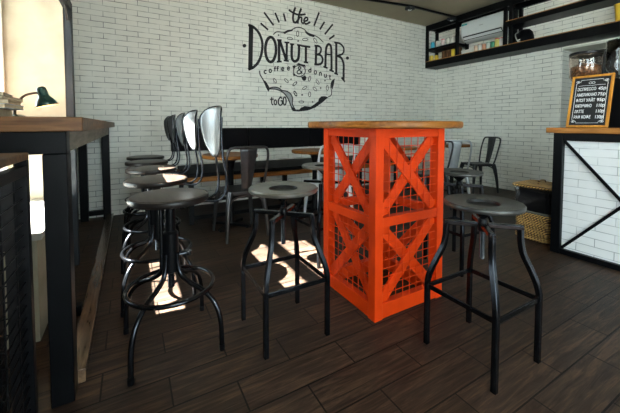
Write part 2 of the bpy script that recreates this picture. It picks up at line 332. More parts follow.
LOGO = {"letters":[[0.0633,0,0,[[1.499,2.433],[1.49,2.124],[1.482,1.832]]],[0.0368,0,1,[[1.458,2.434],[1.531,2.42],[1.609,2.352],[1.654,2.256],[1.664,2.163],[1.643,2.039],[1.596,1.932],[1.527,1.86],[1.453,1.822]]],[0.0414,1,1,[[1.873,2.146],[1.869,2.091],[1.856,2.04],[1.838,1.999],[1.814,1.971],[1.789,1.96],[1.763,1.966],[1.741,1.989],[1.723,2.026],[1.712,2.074],[1.708,2.127],[1.712,2.182],[1.724,2.232],[1.742,2.273],[1.765,2.301],[1.791,2.313],[1.816,2.308],[1.839,2.286],[1.858,2.249],[1.869,2.201]]],[0.0414,0,0,[[1.922,2.294],[1.921,1.978]]],[0.0253,0,0,[[1.891,2.286],[1.963,2.292]]],[0.0253,0,0,[[1.885,1.973],[1.964,1.983]]],[0.0414,0,0,[[1.933,2.288],[2.037,2.009]]],[0.0345,0,0,[[2.049,2.272],[2.041,2.002]]],[0.0253,0,0,[[2.01,2.267],[2.09,2.272]]],[0.0253,0,0,[[1.996,2.003],[2.079,2.0]]],[0.0414,0,1,[[2.131,2.255],[2.126,2.14],[2.131,2.052],[2.162,2.01],[2.202,2.014],[2.238,2.057],[2.25,2.154],[2.252,2.254]]],[0.0253,0,0,[[2.1,2.255],[2.167,2.256]]],[0.0253,0,0,[[2.218,2.256],[2.289,2.255]]],[0.0276,0,0,[[2.287,2.25],[2.447,2.25]]],[0.0391,0,0,[[2.37,2.248],[2.369,2.01]]],[0.0253,0,0,[[2.332,2.011],[2.409,2.008]]],[0.0391,0,0,[[2.554,2.285],[2.545,1.994]]],[0.0299,0,1,[[2.523,2.281],[2.598,2.284],[2.64,2.256],[2.635,2.198],[2.601,2.163],[2.557,2.15]]],[0.0345,0,1,[[2.557,2.15],[2.63,2.147],[2.67,2.098],[2.66,2.038],[2.611,2.002],[2.519,1.994]]],[0.0391,0,1,[[2.722,1.967],[2.727,2.145],[2.739,2.272],[2.769,2.326],[2.799,2.334],[2.83,2.293],[2.838,2.115],[2.839,1.928]]],[0.0253,0,0,[[2.734,2.175],[2.835,2.174]]],[0.0276,0,0,[[2.685,1.974],[2.765,1.956]]],[0.0276,0,0,[[2.798,1.933],[2.885,1.911]]],[0.0414,0,0,[[2.93,2.38],[2.932,1.885]]],[0.0299,0,1,[[2.891,2.379],[2.995,2.375],[3.064,2.332],[3.081,2.274],[3.049,2.21],[2.939,2.168]]],[0.0391,0,1,[[2.944,2.173],[3.028,2.145],[3.076,2.053],[3.077,1.922],[3.078,1.796]]],[0.0276,0,0,[[2.893,1.89],[2.966,1.87]]],[0.0299,0,0,[[3.035,1.828],[3.105,1.763]]]],"small":[[0.0312,0,1,[[2.192,2.809],[2.162,2.729],[2.15,2.641],[2.162,2.59],[2.196,2.585],[2.226,2.617]]],[0.0288,0,1,[[2.081,2.751],[2.153,2.721],[2.245,2.707],[2.365,2.736]]],[0.0312,0,1,[[2.29,2.809],[2.253,2.712],[2.228,2.575]]],[0.0264,0,1,[[2.233,2.618],[2.265,2.671],[2.297,2.668],[2.295,2.611],[2.32,2.593],[2.35,2.615]]],[0.0264,0,1,[[2.335,2.626],[2.386,2.643],[2.401,2.676],[2.375,2.689],[2.343,2.658],[2.34,2.614],[2.375,2.591],[2.447,2.631]]],[0.0168,0,1,[[2.307,1.834],[2.243,1.905],[2.247,1.93],[2.275,1.932],[2.27,1.9],[2.22,1.859],[2.229,1.828],[2.27,1.831],[2.307,1.879]]],[0.0156,0,1,[[1.722,1.825],[1.706,1.833],[1.69,1.817],[1.69,1.798],[1.706,1.786],[1.722,1.796]]],[0.0156,1,1,[[1.799,1.832],[1.797,1.82],[1.791,1.811],[1.782,1.807],[1.773,1.809],[1.767,1.818],[1.765,1.829],[1.767,1.841],[1.773,1.851],[1.782,1.855],[1.791,1.852],[1.797,1.844]]],[0.0156,0,1,[[1.874,1.895],[1.857,1.896],[1.853,1.876],[1.853,1.828]]],[0.0156,0,1,[[1.838,1.87],[1.872,1.873]]],[0.0156,0,1,[[1.916,1.902],[1.899,1.903],[1.895,1.884],[1.895,1.835]]],[0.0156,0,1,[[1.88,1.877],[1.914,1.88]]],[0.0156,0,1,[[1.965,1.873],[1.996,1.878],[1.989,1.896],[1.976,1.898],[1.963,1.88],[1.965,1.859],[1.98,1.85],[1.998,1.861]]],[0.0156,0,1,[[2.059,1.889],[2.09,1.894],[2.083,1.912],[2.07,1.914],[2.057,1.896],[2.059,1.874],[2.074,1.866],[2.092,1.877]]],[0.0156,1,1,[[2.458,1.889],[2.456,1.877],[2.449,1.868],[2.44,1.865],[2.431,1.867],[2.424,1.875],[2.422,1.886],[2.424,1.897],[2.431,1.906],[2.44,1.909],[2.449,1.907],[2.456,1.9]]],[0.0156,0,1,[[2.459,1.939],[2.459,1.865]]],[0.0156,1,1,[[2.558,1.873],[2.556,1.859],[2.548,1.849],[2.538,1.844],[2.528,1.847],[2.52,1.856],[2.518,1.869],[2.52,1.883],[2.528,1.894],[2.538,1.898],[2.548,1.895],[2.556,1.886]]],[0.0156,0,1,[[2.613,1.879],[2.613,1.825]]],[0.0156,0,1,[[2.613,1.86],[2.631,1.881],[2.648,1.866],[2.648,1.828]]],[0.0156,0,1,[[2.705,1.86],[2.705,1.821],[2.723,1.806],[2.74,1.824]]],[0.0156,0,1,[[2.74,1.862],[2.74,1.808]]],[0.0156,0,1,[[2.808,1.855],[2.809,1.792],[2.826,1.782]]],[0.0156,0,1,[[2.791,1.832],[2.831,1.835]]],[0.018,0,1,[[1.803,1.456],[1.802,1.366],[1.825,1.341]]],[0.018,0,1,[[1.775,1.421],[1.834,1.427]]],[0.018,1,1,[[1.878,1.382],[1.876,1.367],[1.871,1.354],[1.863,1.347],[1.854,1.347],[1.847,1.353],[1.842,1.365],[1.84,1.381],[1.842,1.396],[1.847,1.408],[1.855,1.415],[1.863,1.415],[1.871,1.409],[1.876,1.397]]],[0.0204,0,1,[[1.968,1.44],[1.94,1.458],[1.91,1.418],[1.908,1.369],[1.935,1.341],[1.968,1.361],[1.968,1.405],[1.944,1.404]]],[0.0204,1,1,[[2.033,1.407],[2.031,1.384],[2.026,1.365],[2.018,1.352],[2.009,1.347],[2.0,1.351],[1.992,1.364],[1.987,1.383],[1.985,1.405],[1.987,1.428],[1.992,1.447],[2.0,1.46],[2.009,1.465],[2.018,1.461],[2.026,1.449],[2.031,1.43]]]],"rays":[[0.0276,0,0,[[1.638,2.487],[1.752,2.412]]],[0.0276,0,0,[[1.692,2.648],[1.838,2.487]]],[0.0276,0,0,[[1.862,2.671],[1.925,2.542]]],[0.0276,0,0,[[1.996,2.685],[2.028,2.575]]],[0.0276,0,0,[[2.606,2.805],[2.514,2.584]]],[0.0276,0,0,[[2.705,2.676],[2.62,2.544]]],[0.0276,0,0,[[2.862,2.662],[2.711,2.482]]],[0.0276,0,0,[[2.896,2.492],[2.793,2.416]]]],"outline":[[0.0135,0,1,[[1.831,2.355],[1.888,2.403],[1.992,2.412],[2.099,2.448],[2.172,2.495],[2.245,2.521],[2.332,2.508],[2.408,2.458],[2.525,2.436],[2.604,2.409],[2.684,2.352]]],[0.0162,0,1,[[1.62,1.821],[1.627,1.765],[1.671,1.697],[1.719,1.601],[1.751,1.542]]],[0.0162,0,1,[[1.776,1.586],[1.839,1.601],[1.913,1.593],[1.966,1.561],[2.042,1.552],[2.108,1.515],[2.141,1.447],[2.137,1.367],[2.182,1.284]]],[0.0162,0,1,[[1.776,1.572],[1.881,1.57],[1.988,1.527],[2.064,1.444],[2.108,1.346],[2.137,1.275]]],[0.0135,0,1,[[2.774,1.498],[2.825,1.522],[2.843,1.561],[2.842,1.6]]],[0.0135,0,1,[[2.901,1.796],[2.842,1.743],[2.827,1.667],[2.842,1.593]]],[0.0135,1,1,[[2.36,1.879],[2.355,1.852],[2.34,1.827],[2.317,1.807],[2.288,1.793],[2.256,1.786],[2.224,1.788],[2.196,1.798],[2.174,1.814],[2.16,1.836],[2.155,1.862],[2.16,1.888],[2.174,1.913],[2.196,1.933],[2.225,1.947],[2.256,1.954],[2.288,1.953],[2.317,1.944],[2.34,1.927],[2.355,1.905]]]],"fill":[[[1.427,2.148],[1.424,2.136],[1.417,2.126],[1.406,2.12],[1.394,2.119],[1.384,2.122],[1.377,2.13],[1.374,2.141],[1.377,2.152],[1.384,2.162],[1.395,2.168],[1.407,2.17],[1.417,2.166],[1.425,2.158]],[[3.187,2.159],[3.184,2.147],[3.175,2.137],[3.161,2.131],[3.147,2.13],[3.134,2.133],[3.125,2.141],[3.122,2.152],[3.125,2.164],[3.134,2.174],[3.147,2.181],[3.161,2.182],[3.174,2.178],[3.183,2.17]],[[1.985,2.406],[2.063,2.456],[2.157,2.476],[2.135,2.449],[2.063,2.422],[2.016,2.39]],[[2.345,2.477],[2.434,2.461],[2.53,2.435],[2.509,2.41],[2.434,2.417],[2.383,2.441]],[[1.667,1.7],[1.711,1.677],[1.744,1.631],[1.78,1.576],[1.751,1.531],[1.715,1.586]],[[2.119,1.326],[2.141,1.317],[2.173,1.296],[2.209,1.277],[2.163,1.26],[2.128,1.275]],[[2.131,1.259],[2.244,1.255],[2.395,1.273],[2.538,1.324],[2.674,1.412],[2.779,1.494],[2.716,1.509],[2.651,1.504],[2.602,1.466],[2.592,1.424],[2.534,1.384],[2.454,1.332],[2.348,1.341],[2.278,1.311],[2.251,1.282],[2.164,1.28]],[[2.901,1.796],[2.888,1.714],[2.858,1.622],[2.837,1.657],[2.837,1.736]],[[2.2,1.961],[2.243,1.989],[2.284,1.977],[2.353,1.971],[2.369,1.928],[2.321,1.952],[2.252,1.958]],[[2.139,1.936],[2.193,1.953],[2.157,1.89]],[[2.143,1.829],[2.17,1.815],[2.193,1.793],[2.157,1.783]],[[2.288,1.78],[2.325,1.795],[2.353,1.814],[2.379,1.779],[2.367,1.737],[2.334,1.723],[2.307,1.741]]],"grey":[[[1.776,1.582],[1.839,1.599],[1.913,1.591],[1.966,1.559],[2.042,1.55],[2.108,1.513],[2.141,1.447],[2.137,1.367],[2.173,1.288],[2.137,1.279],[2.108,1.346],[2.064,1.444],[1.988,1.527],[1.881,1.57]]],"sprinkle":[[0.0084,1,1,[[1.874,1.666],[1.864,1.665],[1.851,1.673],[1.84,1.687],[1.832,1.704],[1.83,1.718],[1.834,1.726],[1.844,1.727],[1.857,1.719],[1.869,1.705],[1.877,1.689],[1.879,1.674]]],[0.0084,1,1,[[2.068,1.684],[2.058,1.682],[2.042,1.686],[2.026,1.697],[2.013,1.711],[2.007,1.724],[2.009,1.733],[2.019,1.736],[2.035,1.731],[2.051,1.721],[2.064,1.707],[2.07,1.694]]],[0.0084,1,1,[[2.206,1.697],[2.208,1.688],[2.202,1.674],[2.188,1.658],[2.172,1.645],[2.156,1.638],[2.146,1.64],[2.143,1.649],[2.15,1.663],[2.163,1.679],[2.18,1.692],[2.196,1.699]]],[0.0084,1,1,[[2.208,1.497],[2.197,1.497],[2.184,1.505],[2.171,1.52],[2.162,1.537],[2.16,1.552],[2.165,1.561],[2.176,1.561],[2.189,1.553],[2.202,1.538],[2.211,1.521],[2.213,1.506]]],[0.0084,1,1,[[2.333,1.404],[2.327,1.396],[2.311,1.389],[2.289,1.386],[2.267,1.388],[2.251,1.393],[2.245,1.401],[2.251,1.409],[2.267,1.416],[2.289,1.419],[2.311,1.417],[2.327,1.412]]],[0.0084,1,1,[[2.211,1.702],[2.214,1.692],[2.207,1.678],[2.194,1.662],[2.177,1.649],[2.161,1.643],[2.151,1.644],[2.149,1.653],[2.155,1.667],[2.168,1.683],[2.185,1.696],[2.201,1.703]]],[0.0084,1,1,[[2.427,1.728],[2.419,1.734],[2.415,1.749],[2.417,1.768],[2.423,1.787],[2.433,1.801],[2.443,1.806],[2.451,1.8],[2.455,1.785],[2.454,1.765],[2.447,1.746],[2.438,1.732]]],[0.0084,1,1,[[2.603,1.692],[2.591,1.692],[2.576,1.701],[2.562,1.716],[2.553,1.733],[2.551,1.749],[2.556,1.758],[2.568,1.758],[2.582,1.75],[2.596,1.735],[2.606,1.717],[2.608,1.702]]],[0.0084,1,1,[[2.387,1.64],[2.386,1.63],[2.375,1.617],[2.357,1.605],[2.337,1.596],[2.32,1.593],[2.31,1.597],[2.31,1.607],[2.321,1.619],[2.339,1.632],[2.359,1.641],[2.377,1.644]]],[0.0084,1,1,[[2.564,1.586],[2.552,1.583],[2.535,1.588],[2.517,1.6],[2.503,1.614],[2.496,1.629],[2.499,1.638],[2.51,1.641],[2.527,1.636],[2.545,1.625],[2.559,1.61],[2.566,1.596]]],[0.0084,1,1,[[2.435,1.486],[2.426,1.491],[2.419,1.505],[2.416,1.524],[2.419,1.544],[2.426,1.558],[2.435,1.564],[2.445,1.559],[2.452,1.545],[2.454,1.526],[2.452,1.506],[2.445,1.491]]],[0.0084,1,1,[[2.209,1.487],[2.198,1.487],[2.185,1.496],[2.172,1.51],[2.163,1.527],[2.161,1.542],[2.166,1.551],[2.177,1.551],[2.19,1.543],[2.203,1.528],[2.212,1.511],[2.214,1.496]]],[0.0084,1,1,[[2.334,1.404],[2.328,1.396],[2.312,1.389],[2.29,1.386],[2.268,1.388],[2.252,1.393],[2.246,1.401],[2.252,1.409],[2.268,1.416],[2.29,1.419],[2.312,1.417],[2.328,1.412]]],[0.0084,1,1,[[2.761,1.602],[2.751,1.607],[2.743,1.621],[2.741,1.641],[2.743,1.661],[2.751,1.676],[2.761,1.682],[2.771,1.677],[2.778,1.663],[2.781,1.643],[2.778,1.623],[2.771,1.608]]],[0.0084,1,1,[[2.228,2.382],[2.218,2.387],[2.211,2.401],[2.208,2.421],[2.211,2.442],[2.218,2.458],[2.228,2.465],[2.238,2.461],[2.245,2.446],[2.247,2.426],[2.245,2.405],[2.238,2.389]]],[0.0084,1,1,[[2.144,2.334],[2.136,2.325],[2.118,2.32],[2.095,2.318],[2.073,2.321],[2.058,2.327],[2.054,2.336],[2.062,2.345],[2.079,2.351],[2.102,2.352],[2.124,2.35],[2.139,2.343]]],[0.0084,1,1,[[2.406,2.36],[2.399,2.351],[2.382,2.342],[2.357,2.337],[2.333,2.336],[2.316,2.34],[2.31,2.348],[2.316,2.357],[2.333,2.366],[2.357,2.372],[2.382,2.373],[2.399,2.368]]],[0.0084,1,1,[[2.563,2.326],[2.55,2.325],[2.535,2.333],[2.52,2.349],[2.51,2.367],[2.507,2.383],[2.513,2.393],[2.525,2.395],[2.541,2.386],[2.556,2.371],[2.566,2.353],[2.569,2.337]]],[0.0084,1,1,[[1.954,1.615],[1.949,1.608],[1.941,1.608],[1.936,1.614],[1.941,1.621],[1.949,1.622]]],[0.0084,1,1,[[2.124,1.735],[2.12,1.727],[2.111,1.727],[2.107,1.733],[2.111,1.74],[2.12,1.741]]],[0.0084,1,1,[[2.31,1.511],[2.305,1.504],[2.296,1.503],[2.292,1.51],[2.296,1.517],[2.305,1.518]]],[0.0084,1,1,[[2.725,1.756],[2.72,1.748],[2.71,1.748],[2.705,1.755],[2.71,1.762],[2.72,1.763]]],[0.0084,1,1,[[2.646,1.635],[2.641,1.628],[2.631,1.627],[2.626,1.634],[2.631,1.642],[2.641,1.642]]],[0.0084,1,1,[[2.316,1.511],[2.311,1.504],[2.302,1.503],[2.297,1.51],[2.302,1.517],[2.311,1.518]]],[0.0084,1,1,[[2.5,1.41],[2.495,1.403],[2.485,1.402],[2.48,1.409],[2.485,1.417],[2.495,1.417]]],[0.0084,1,1,[[1.924,2.36],[1.92,2.352],[1.911,2.351],[1.906,2.358],[1.911,2.365],[1.92,2.367]]],[0.0084,1,1,[[2.247,2.318],[2.242,2.31],[2.232,2.309],[2.228,2.315],[2.232,2.324],[2.242,2.325]]]]}
# ------------------------------------------------------------------ the room
XL, XR, YB, YF, H = -.5, 5.32, 4.3, -3.2, 2.956
m = MB().box(-1.0, 6.1, -3.5, 4.6, -.12, 0); struct('floor', m, 'floor')
m = MB().box(-.9, 6.1, -3.4, 4.5, H, H+.15); struct('ceiling', m, 'ceiling')
m = MB().box(-.85, 6.05, YB, YB+.2, 0, H); struct('wall_back', m, 'brick_back')
W0, W1, WZ0, WZ1 = 1.95, 2.88, .495, 2.42         # left window opening
V0, V1 = -2.7, -.5                                # second window of the same wall, behind the viewer
XN, XP, XB = -.66, -.40, -.56                     # wall face near the viewer, at the window pier, beyond it
m = MB(); m.box(-.85, XB, W1+.16, YB, 0, H); m.box(-.85, XP, W1, W1+.16, 0, H); m.box(-.85, XN, V1, W0, 0, H); m.box(-.85, XN, YF-.15, V0, 0, H)
m.box(-.85, XP, W0, W1, 0, WZ0); m.box(-.85, XP, W0, W1, WZ1, H); m.box(-.85, XN, V0, V1, 0, WZ0); m.box(-.85, XN, V0, V1, WZ1, H)
struct('wall_left', m, 'plaster')
m = MB().box(XR, 6.05, 2.165, YB, 0, H); m.box(XR, 6.05, YF, 2.165, 2.13, H); struct('wall_right', m, 'brick_side')
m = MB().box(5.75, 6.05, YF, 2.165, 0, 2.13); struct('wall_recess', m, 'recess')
m = MB().box(XR+.001, 5.75, YF, 2.165, 2.105, 2.13); struct('trim_soffit', m, 'soffit')
m = MB(); FX = ((-.35, 2.3),)
m.box(-.85, -.35, YF-.2, YF, 0, H); m.box(2.3, 6.05, YF-.2, YF, 0, H)
for a, b in FX: m.box(a, b, YF-.2, YF, 0, .3); m.box(a, b, YF-.2, YF, 2.65, H)
struct('wall_front', m, 'plaster')
m = MB().box(-.86, XP+.018, W0, W1-.001, WZ0, WZ0+.032); struct('trim_sill', m, 'sill', bevel=.004)
m = MB().box(-.86, XN+.02, V0, V1, WZ0, WZ0+.032); struct('trim_near_sill', m, 'sill', bevel=.004)

def window(name, x, y0, y1, z0, z1, transom):
    m = MB()
    for a, b in ((y0, y0+.07), (y1-.07, y1)):
        m.box(x-.05, x+.01, a, b, z0, z1)
        c, d = (a+.015, b) if a == y0 else (a, b-.015)
        m.box(x-.02, x+.035, (c+.03) if a != y0 else c, d if a != y0 else d-.03, z0, z1)
    m.box(x-.05, x+.01, y0, y1, z0, z0+.07); m.box(x-.05, x+.01, y0, y1, z1-.07, z1)
    if transom: m.box(x-.05, x+.015, y0, y1, transom[0], transom[1])
    f = struct(name, m, 'frame_white', bevel=.004)
    g = MB().box(x-.025, x-.019, y0+.07, y1-.07, z0+.07, z1-.07); p = struct('pane', g, 'glass', f)
    return f
window('window_1', -.755, W0, W1, WZ0+.032, WZ1, (1.94, 2.02))
window('window_2', -.76, V0, V1, WZ0+.032, WZ1, (1.94, 2.02))
for i, (a, b) in enumerate(FX):
    m = MB()
    m.box(a, a+.06, YF-.12, YF-.05, .3, 2.65); m.box(b-.06, b, YF-.12, YF-.05, .3, 2.65); m.box(a, b, YF-.12, YF-.05, .3, .36); m.box(a, b, YF-.12, YF-.05, 2.59, 2.65); m.box((a+b)/2-.03, (a+b)/2+.03, YF-.12, YF-.05, .3, 2.65)
    f = struct('window_%d' % (3+i), m, 'frame_white', bevel=.004)
    struct('pane', MB().box(a+.06, b-.06, YF-.09, YF-.084, .36, 2.59), 'glass', f)
m = MB().box(-9, -1.0, -9, 12, -.25, -.15); m.box(-1.0, 7, -11, -3.5, -.25, -.15); struct('ground', m, 'pavement')

# steel goalpost that lines the window recess
t = thing('window_post_frame', 'dark grey steel post and header lining the window recess', 'steel frame', (-.376, 2.915, 0))
obj('post', MB().box(-.024, .024, -.030, .030, 0, 1.89), 'post_steel', t, .003)
obj('header', MB().box(-.024, .024, -.965, .030, 1.89, 1.945), 'post_steel', t, .003)
obj('gusset', MB().prism([(-.030, 1.80), (-.030, 1.89), (-.14, 1.89), (-.08, 1.86)], lambda a, b, t_: (t_, a, b), -.006, .006), 'post_steel', t)

# ------------------------------------------------------------------ painted logo on the back wall
YW = YB-.0005
def wallfn(a, b, t_): return (a, YW-t_, b)
def ribbon(mb, pts, w, closed, th=.002):
    P = [Vector((a, b)) for a, b in pts]; n = len(P); L = []; Rr = []
    for i in range(n):
        a = P[(i-1) % n] if (closed or i) else P[i]; b = P[(i+1) % n] if (closed or i < n-1) else P[i]
        d = (b-a).normalized(); q = Vector((-d.y, d.x))*w/2; L.append(P[i]+q); Rr.append(P[i]-q)
    vs = [wallfn(p.x, p.y, 0) for p in L+Rr]+[wallfn(p.x, p.y, th) for p in L+Rr]; fs = []
    for i in range(n if closed else n-1):
        j = (i+1) % n
        fs += [(i, j, n+j, n+i), (2*n+i, 3*n+i, 3*n+j, 2*n+j), (i, 2*n+i, 2*n+j, j), (n+i, n+j, 3*n+j, 3*n+i)]
    if not closed: fs += [(0, n, 3*n, 2*n), (n-1, 3*n-1, 4*n-1, 2*n-1)[::1] if False else (n-1, 2*n-1, 4*n-1, 3*n-1)]
    mb.add(vs, fs)
def stroke_obj(name, items, parent, mat='ink', label=None, th=.002):
    mb = MB()
    for w, closed, sm, pts in items:
        p = [(q.x, q.z) for q in smooth_path([(a, 0, b) for a, b in pts], 5, closed)] if (sm and len(pts) > 2) else pts
        ribbon(mb, p, w, closed, th)
    o = obj(name, mb, mat, parent)
    if label: o['label'] = label
    return o
def fill_obj(name, polys, parent, mat, th=.002):
    mb = MB()
    for p in polys: mb.prism(p, wallfn, 0, th)
    return obj(name, mb, mat, parent)
logo = thing('painted_sign', 'black hand-lettered donut bar logo painted on the white brick wall', 'wall lettering', (0, 0, 0))
LL = LOGO['letters']
# D, O, N, U, T, B, A, R
cuts = [(0, 2), (2, 3), (3, 10), (10, 13), (13, 16), (16, 19), (19, 23), (23, 28)]
for a, b in cuts: stroke_obj('letter', LL[a:b], logo)
k = 0
for n_ in (2, 2, 1, 1, 1, 1, 2, 2, 1, 1, 2, 1, 2, 2, 2, 2, 1, 1, 1):
    stroke_obj('small_letter', LOGO['small'][k:k+n_], logo); k += n_
for it in LOGO['rays']: stroke_obj('ray', [it], logo)
for it in LOGO['outline']: stroke_obj('donut_outline', [it], logo, th=.0025)
for k, pl in enumerate(LOGO['fill']): fill_obj('dot' if k < 2 else 'donut_shading', [pl], logo, 'ink')
o = fill_obj('bite_edge', LOGO['grey'], logo, 'grey_ink', .0012); o['label'] = 'grey bitten edge of the donut drawing'
for it in LOGO['sprinkle']: stroke_obj('sprinkle', [it], logo)

# ------------------------------------------------------------------ window bar table
t = thing('window_bar_table', 'long brown wooden high table on black steel legs along the window', 'bar table', (0, 0, 0))
TZ0, TZ1 = 1.027, 1.079
m = MB().prism([(-.15, 1.42), (-.15, 4.27), (-.54, 4.27), (-.54, 3.05), (-.34, 3.05), (-.34, 2.87), (-.705, 2.87), (-.705, 1.97), (-.64, 1.97), (-.64, 1.42)], lambda a, b, c: (a, b, c), TZ0, TZ1)
obj('tabletop', m, 'counter_wood', t, .003)
LX0, LX1 = -.275, -.203
for x0, x1 in ((LX0, LX1), (-.485, -.41)):
    for y0, y1 in ((1.45, 1.54), (4.15, 4.23)): obj('leg', MB().box(x0, x1, y0, y1, 0, TZ0-.082), 'black_steel', t, .004)
obj('rail', MB().box(-.485, LX1, 1.45, 1.52, TZ0-.082, TZ0), 'black_steel', t, .003)
obj('rail', MB().box(-.485, LX1, 4.16, 4.23, TZ0-.082, TZ0), 'black_steel', t, .003)
o = obj('apron', MB().box(LX0+.02, LX1-.002, 1.545, 4.145, TZ0-.080, TZ0), 'apron_wood', t, .003); o['label'] = 'grey-brown wooden apron on the room side'
o = obj('foot_rail', MB().box(-.245, -.178, 1.54, 4.15, .002, .06), 'rail_wood', t, .003); o['label'] = 'wood-capped floor rail on the room side'
obj('floor_brace', MB().box(-.375, -.252, 2.10, 2.15, .002, .06), 'black_steel', t, .003)
obj('floor_brace', MB().box(-.41, LX0, 4.17, 4.22, .05, .10), 'black_steel', t, .003)

# ------------------------------------------------------------------ mesh-sided cabinet in the near left corner
t = thing('mesh_cabinet', 'low black cabinet with wire mesh side and thin wooden top, near left corner', 'cabinet', (-.38, .95, 0))
def L(x, y): return (x+.38, y-.95)
x0, x1, y0, y1 = -.49+.38, -.27+.38, .45-.95, 1.262-.95
obj('top', MB().box(x0, x1, y0, y1, .945, .967), 'counter_wood', t, .003)
for a in (x0, x1-.03):
    for b in (y0, y1-.03): obj('post', MB().box(a, a+.03, b, b+.03, 0, .945), 'black_steel', t, .002)
for z in (.06, .90):
    for a in (x0, x1-.025): obj('rail', MB().box(a, a+.025, y0+.03, y1-.03, z, z+.03), 'black_steel', t, .002)
for a in (x0+.01, x1-.013):
    m = MB()
    k = y0+.05
    while k < y1-.03: m.tube([(a, k, .08), (a, k, .92)], .0022, 6); k += .11
    k = .11
    while k < .9: m.tube([(a, y0+.02, k), (a, y1-.02, k)], .0024, 6); k += .036
    obj('wire_mesh', m, 'black_steel', t)
obj('dark_back_sheet', MB().box(x0+.02, x0+.026, y0+.03, y1-.03, .42, .90), 'machine', t)  # black sheet added to darken what shows through the mesh
obj('dark_end_sheet', MB().box(x0+.03, x1-.03, y1-.030, y1-.024, .68, .90), 'machine', t)  # black sheets added to block the bright view through the end mesh
obj('dark_end_sheet', MB().box(x1-.055, x1-.03, y1-.030, y1-.024, .09, .68), 'machine', t)
m = MB(); k = x0+.04
while k < x1-.02: m.tube([(k, y1-.012, .08), (k, y1-.012, .92)], .0022, 6); k += .05
k = .12
while k < .9: m.tube([(x0+.02, y1-.012, k), (x1-.02, y1-.012, k)], .0022, 6); k += .05
obj('wire_mesh', m, 'black_steel', t)

# ------------------------------------------------------------------ books and desk lamp on the window table
bk = [(.030, (-.455, 1.60), .13, .19, .05, 'dark navy hardback at the bottom of the pile on the window table', (.03, .035, .045)),
      (.016, (-.430, 1.60), .14, .20, -.06, 'pale blue-grey thin book second from the bottom of the pile', (.42, .47, .52)),
      (.014, (-.435, 1.61), .15, .21, .10, 'tan paperback in the middle of the pile by the lamp', (.45, .33, .19)),
      (.012, (-.430, 1.60), .13, .20, -.12, 'brown booklet second from the top of the pile', (.26, .17, .09)),
      (.013, (-.445, 1.61), .12, .18, .16, 'black booklet on top of the book pile', (.025, .025, .03))]
z = TZ1+.0005
for k, (h, c, w, d, a, lab, colr) in enumerate(bk):
    t = thing('book', lab, 'book', (c[0]+.012, c[1], z), a*.6, 'books piled on the window table')
    pm = plain('pages_%d' % k, (.55, .45, .30), .8, vary=.15, scale=120); cm = plain('cover_%d' % k, colr, .5)
    w *= .62
    obj('pages', MB().box(-w/2+.003, w/2-.003, -d/2+.003, d/2-.003, .002, h-.002), pm, t)
    cv = MB().box(-w/2, w/2, -d/2, d/2, 0, .002); cv.box(-w/2, w/2, -d/2, d/2, h-.002, h); cv.box(-w/2, -w/2+.003, -d/2, d/2, 0, h); obj('cover', cv, cm, t)
    z += h+.0006

t = thing('desk_lamp', 'small dark green gooseneck desk lamp on the window table', 'lamp', (-.44, 1.86, TZ1))
obj('base', MB().lathe([(.045, 0), (.045, .008), (.03, .016), (.012, .02)], n=28), 'lamp_green', t)
neck = smooth_path([(0, 0, .018), (.0, .01, .045), (.008, .02, .075), (.03, .035, .105), (.062, .04, .118), (.082, .04, .118)], 6)
obj('neck', MB().tube(neck, .0055, 10), 'lamp_neck', t)
hm = Matrix.Translation((.092, .04, .118)) @ Euler((0, R(-14), 0)).to_matrix().to_4x4()
sh = MB().lathe([(.0005, .030), (.012, .029), (.018, .022), (.0195, .008), (.0195, -.012), (.024, -.020), (.034, -.032), (.041, -.048), (.044, -.060)], n=36, mat=hm, cap=False)
shade = obj('lamp_shade', sh, 'lamp_green', t, solid=.002)
obj('lamp_lining', MB().lathe([(.018, -.012), (.0225, -.022), (.0325, -.034), (.0395, -.049), (.0425, -.0595)], n=36, mat=hm, cap=False), 'lamp_inside', shade)
bulb = obj('bulb', MB().lathe([(.001, -.052), (.010, -.049), (.014, -.040), (.012, -.028), (.007, -.016)], n=20, mat=hm), 'bulb', t)

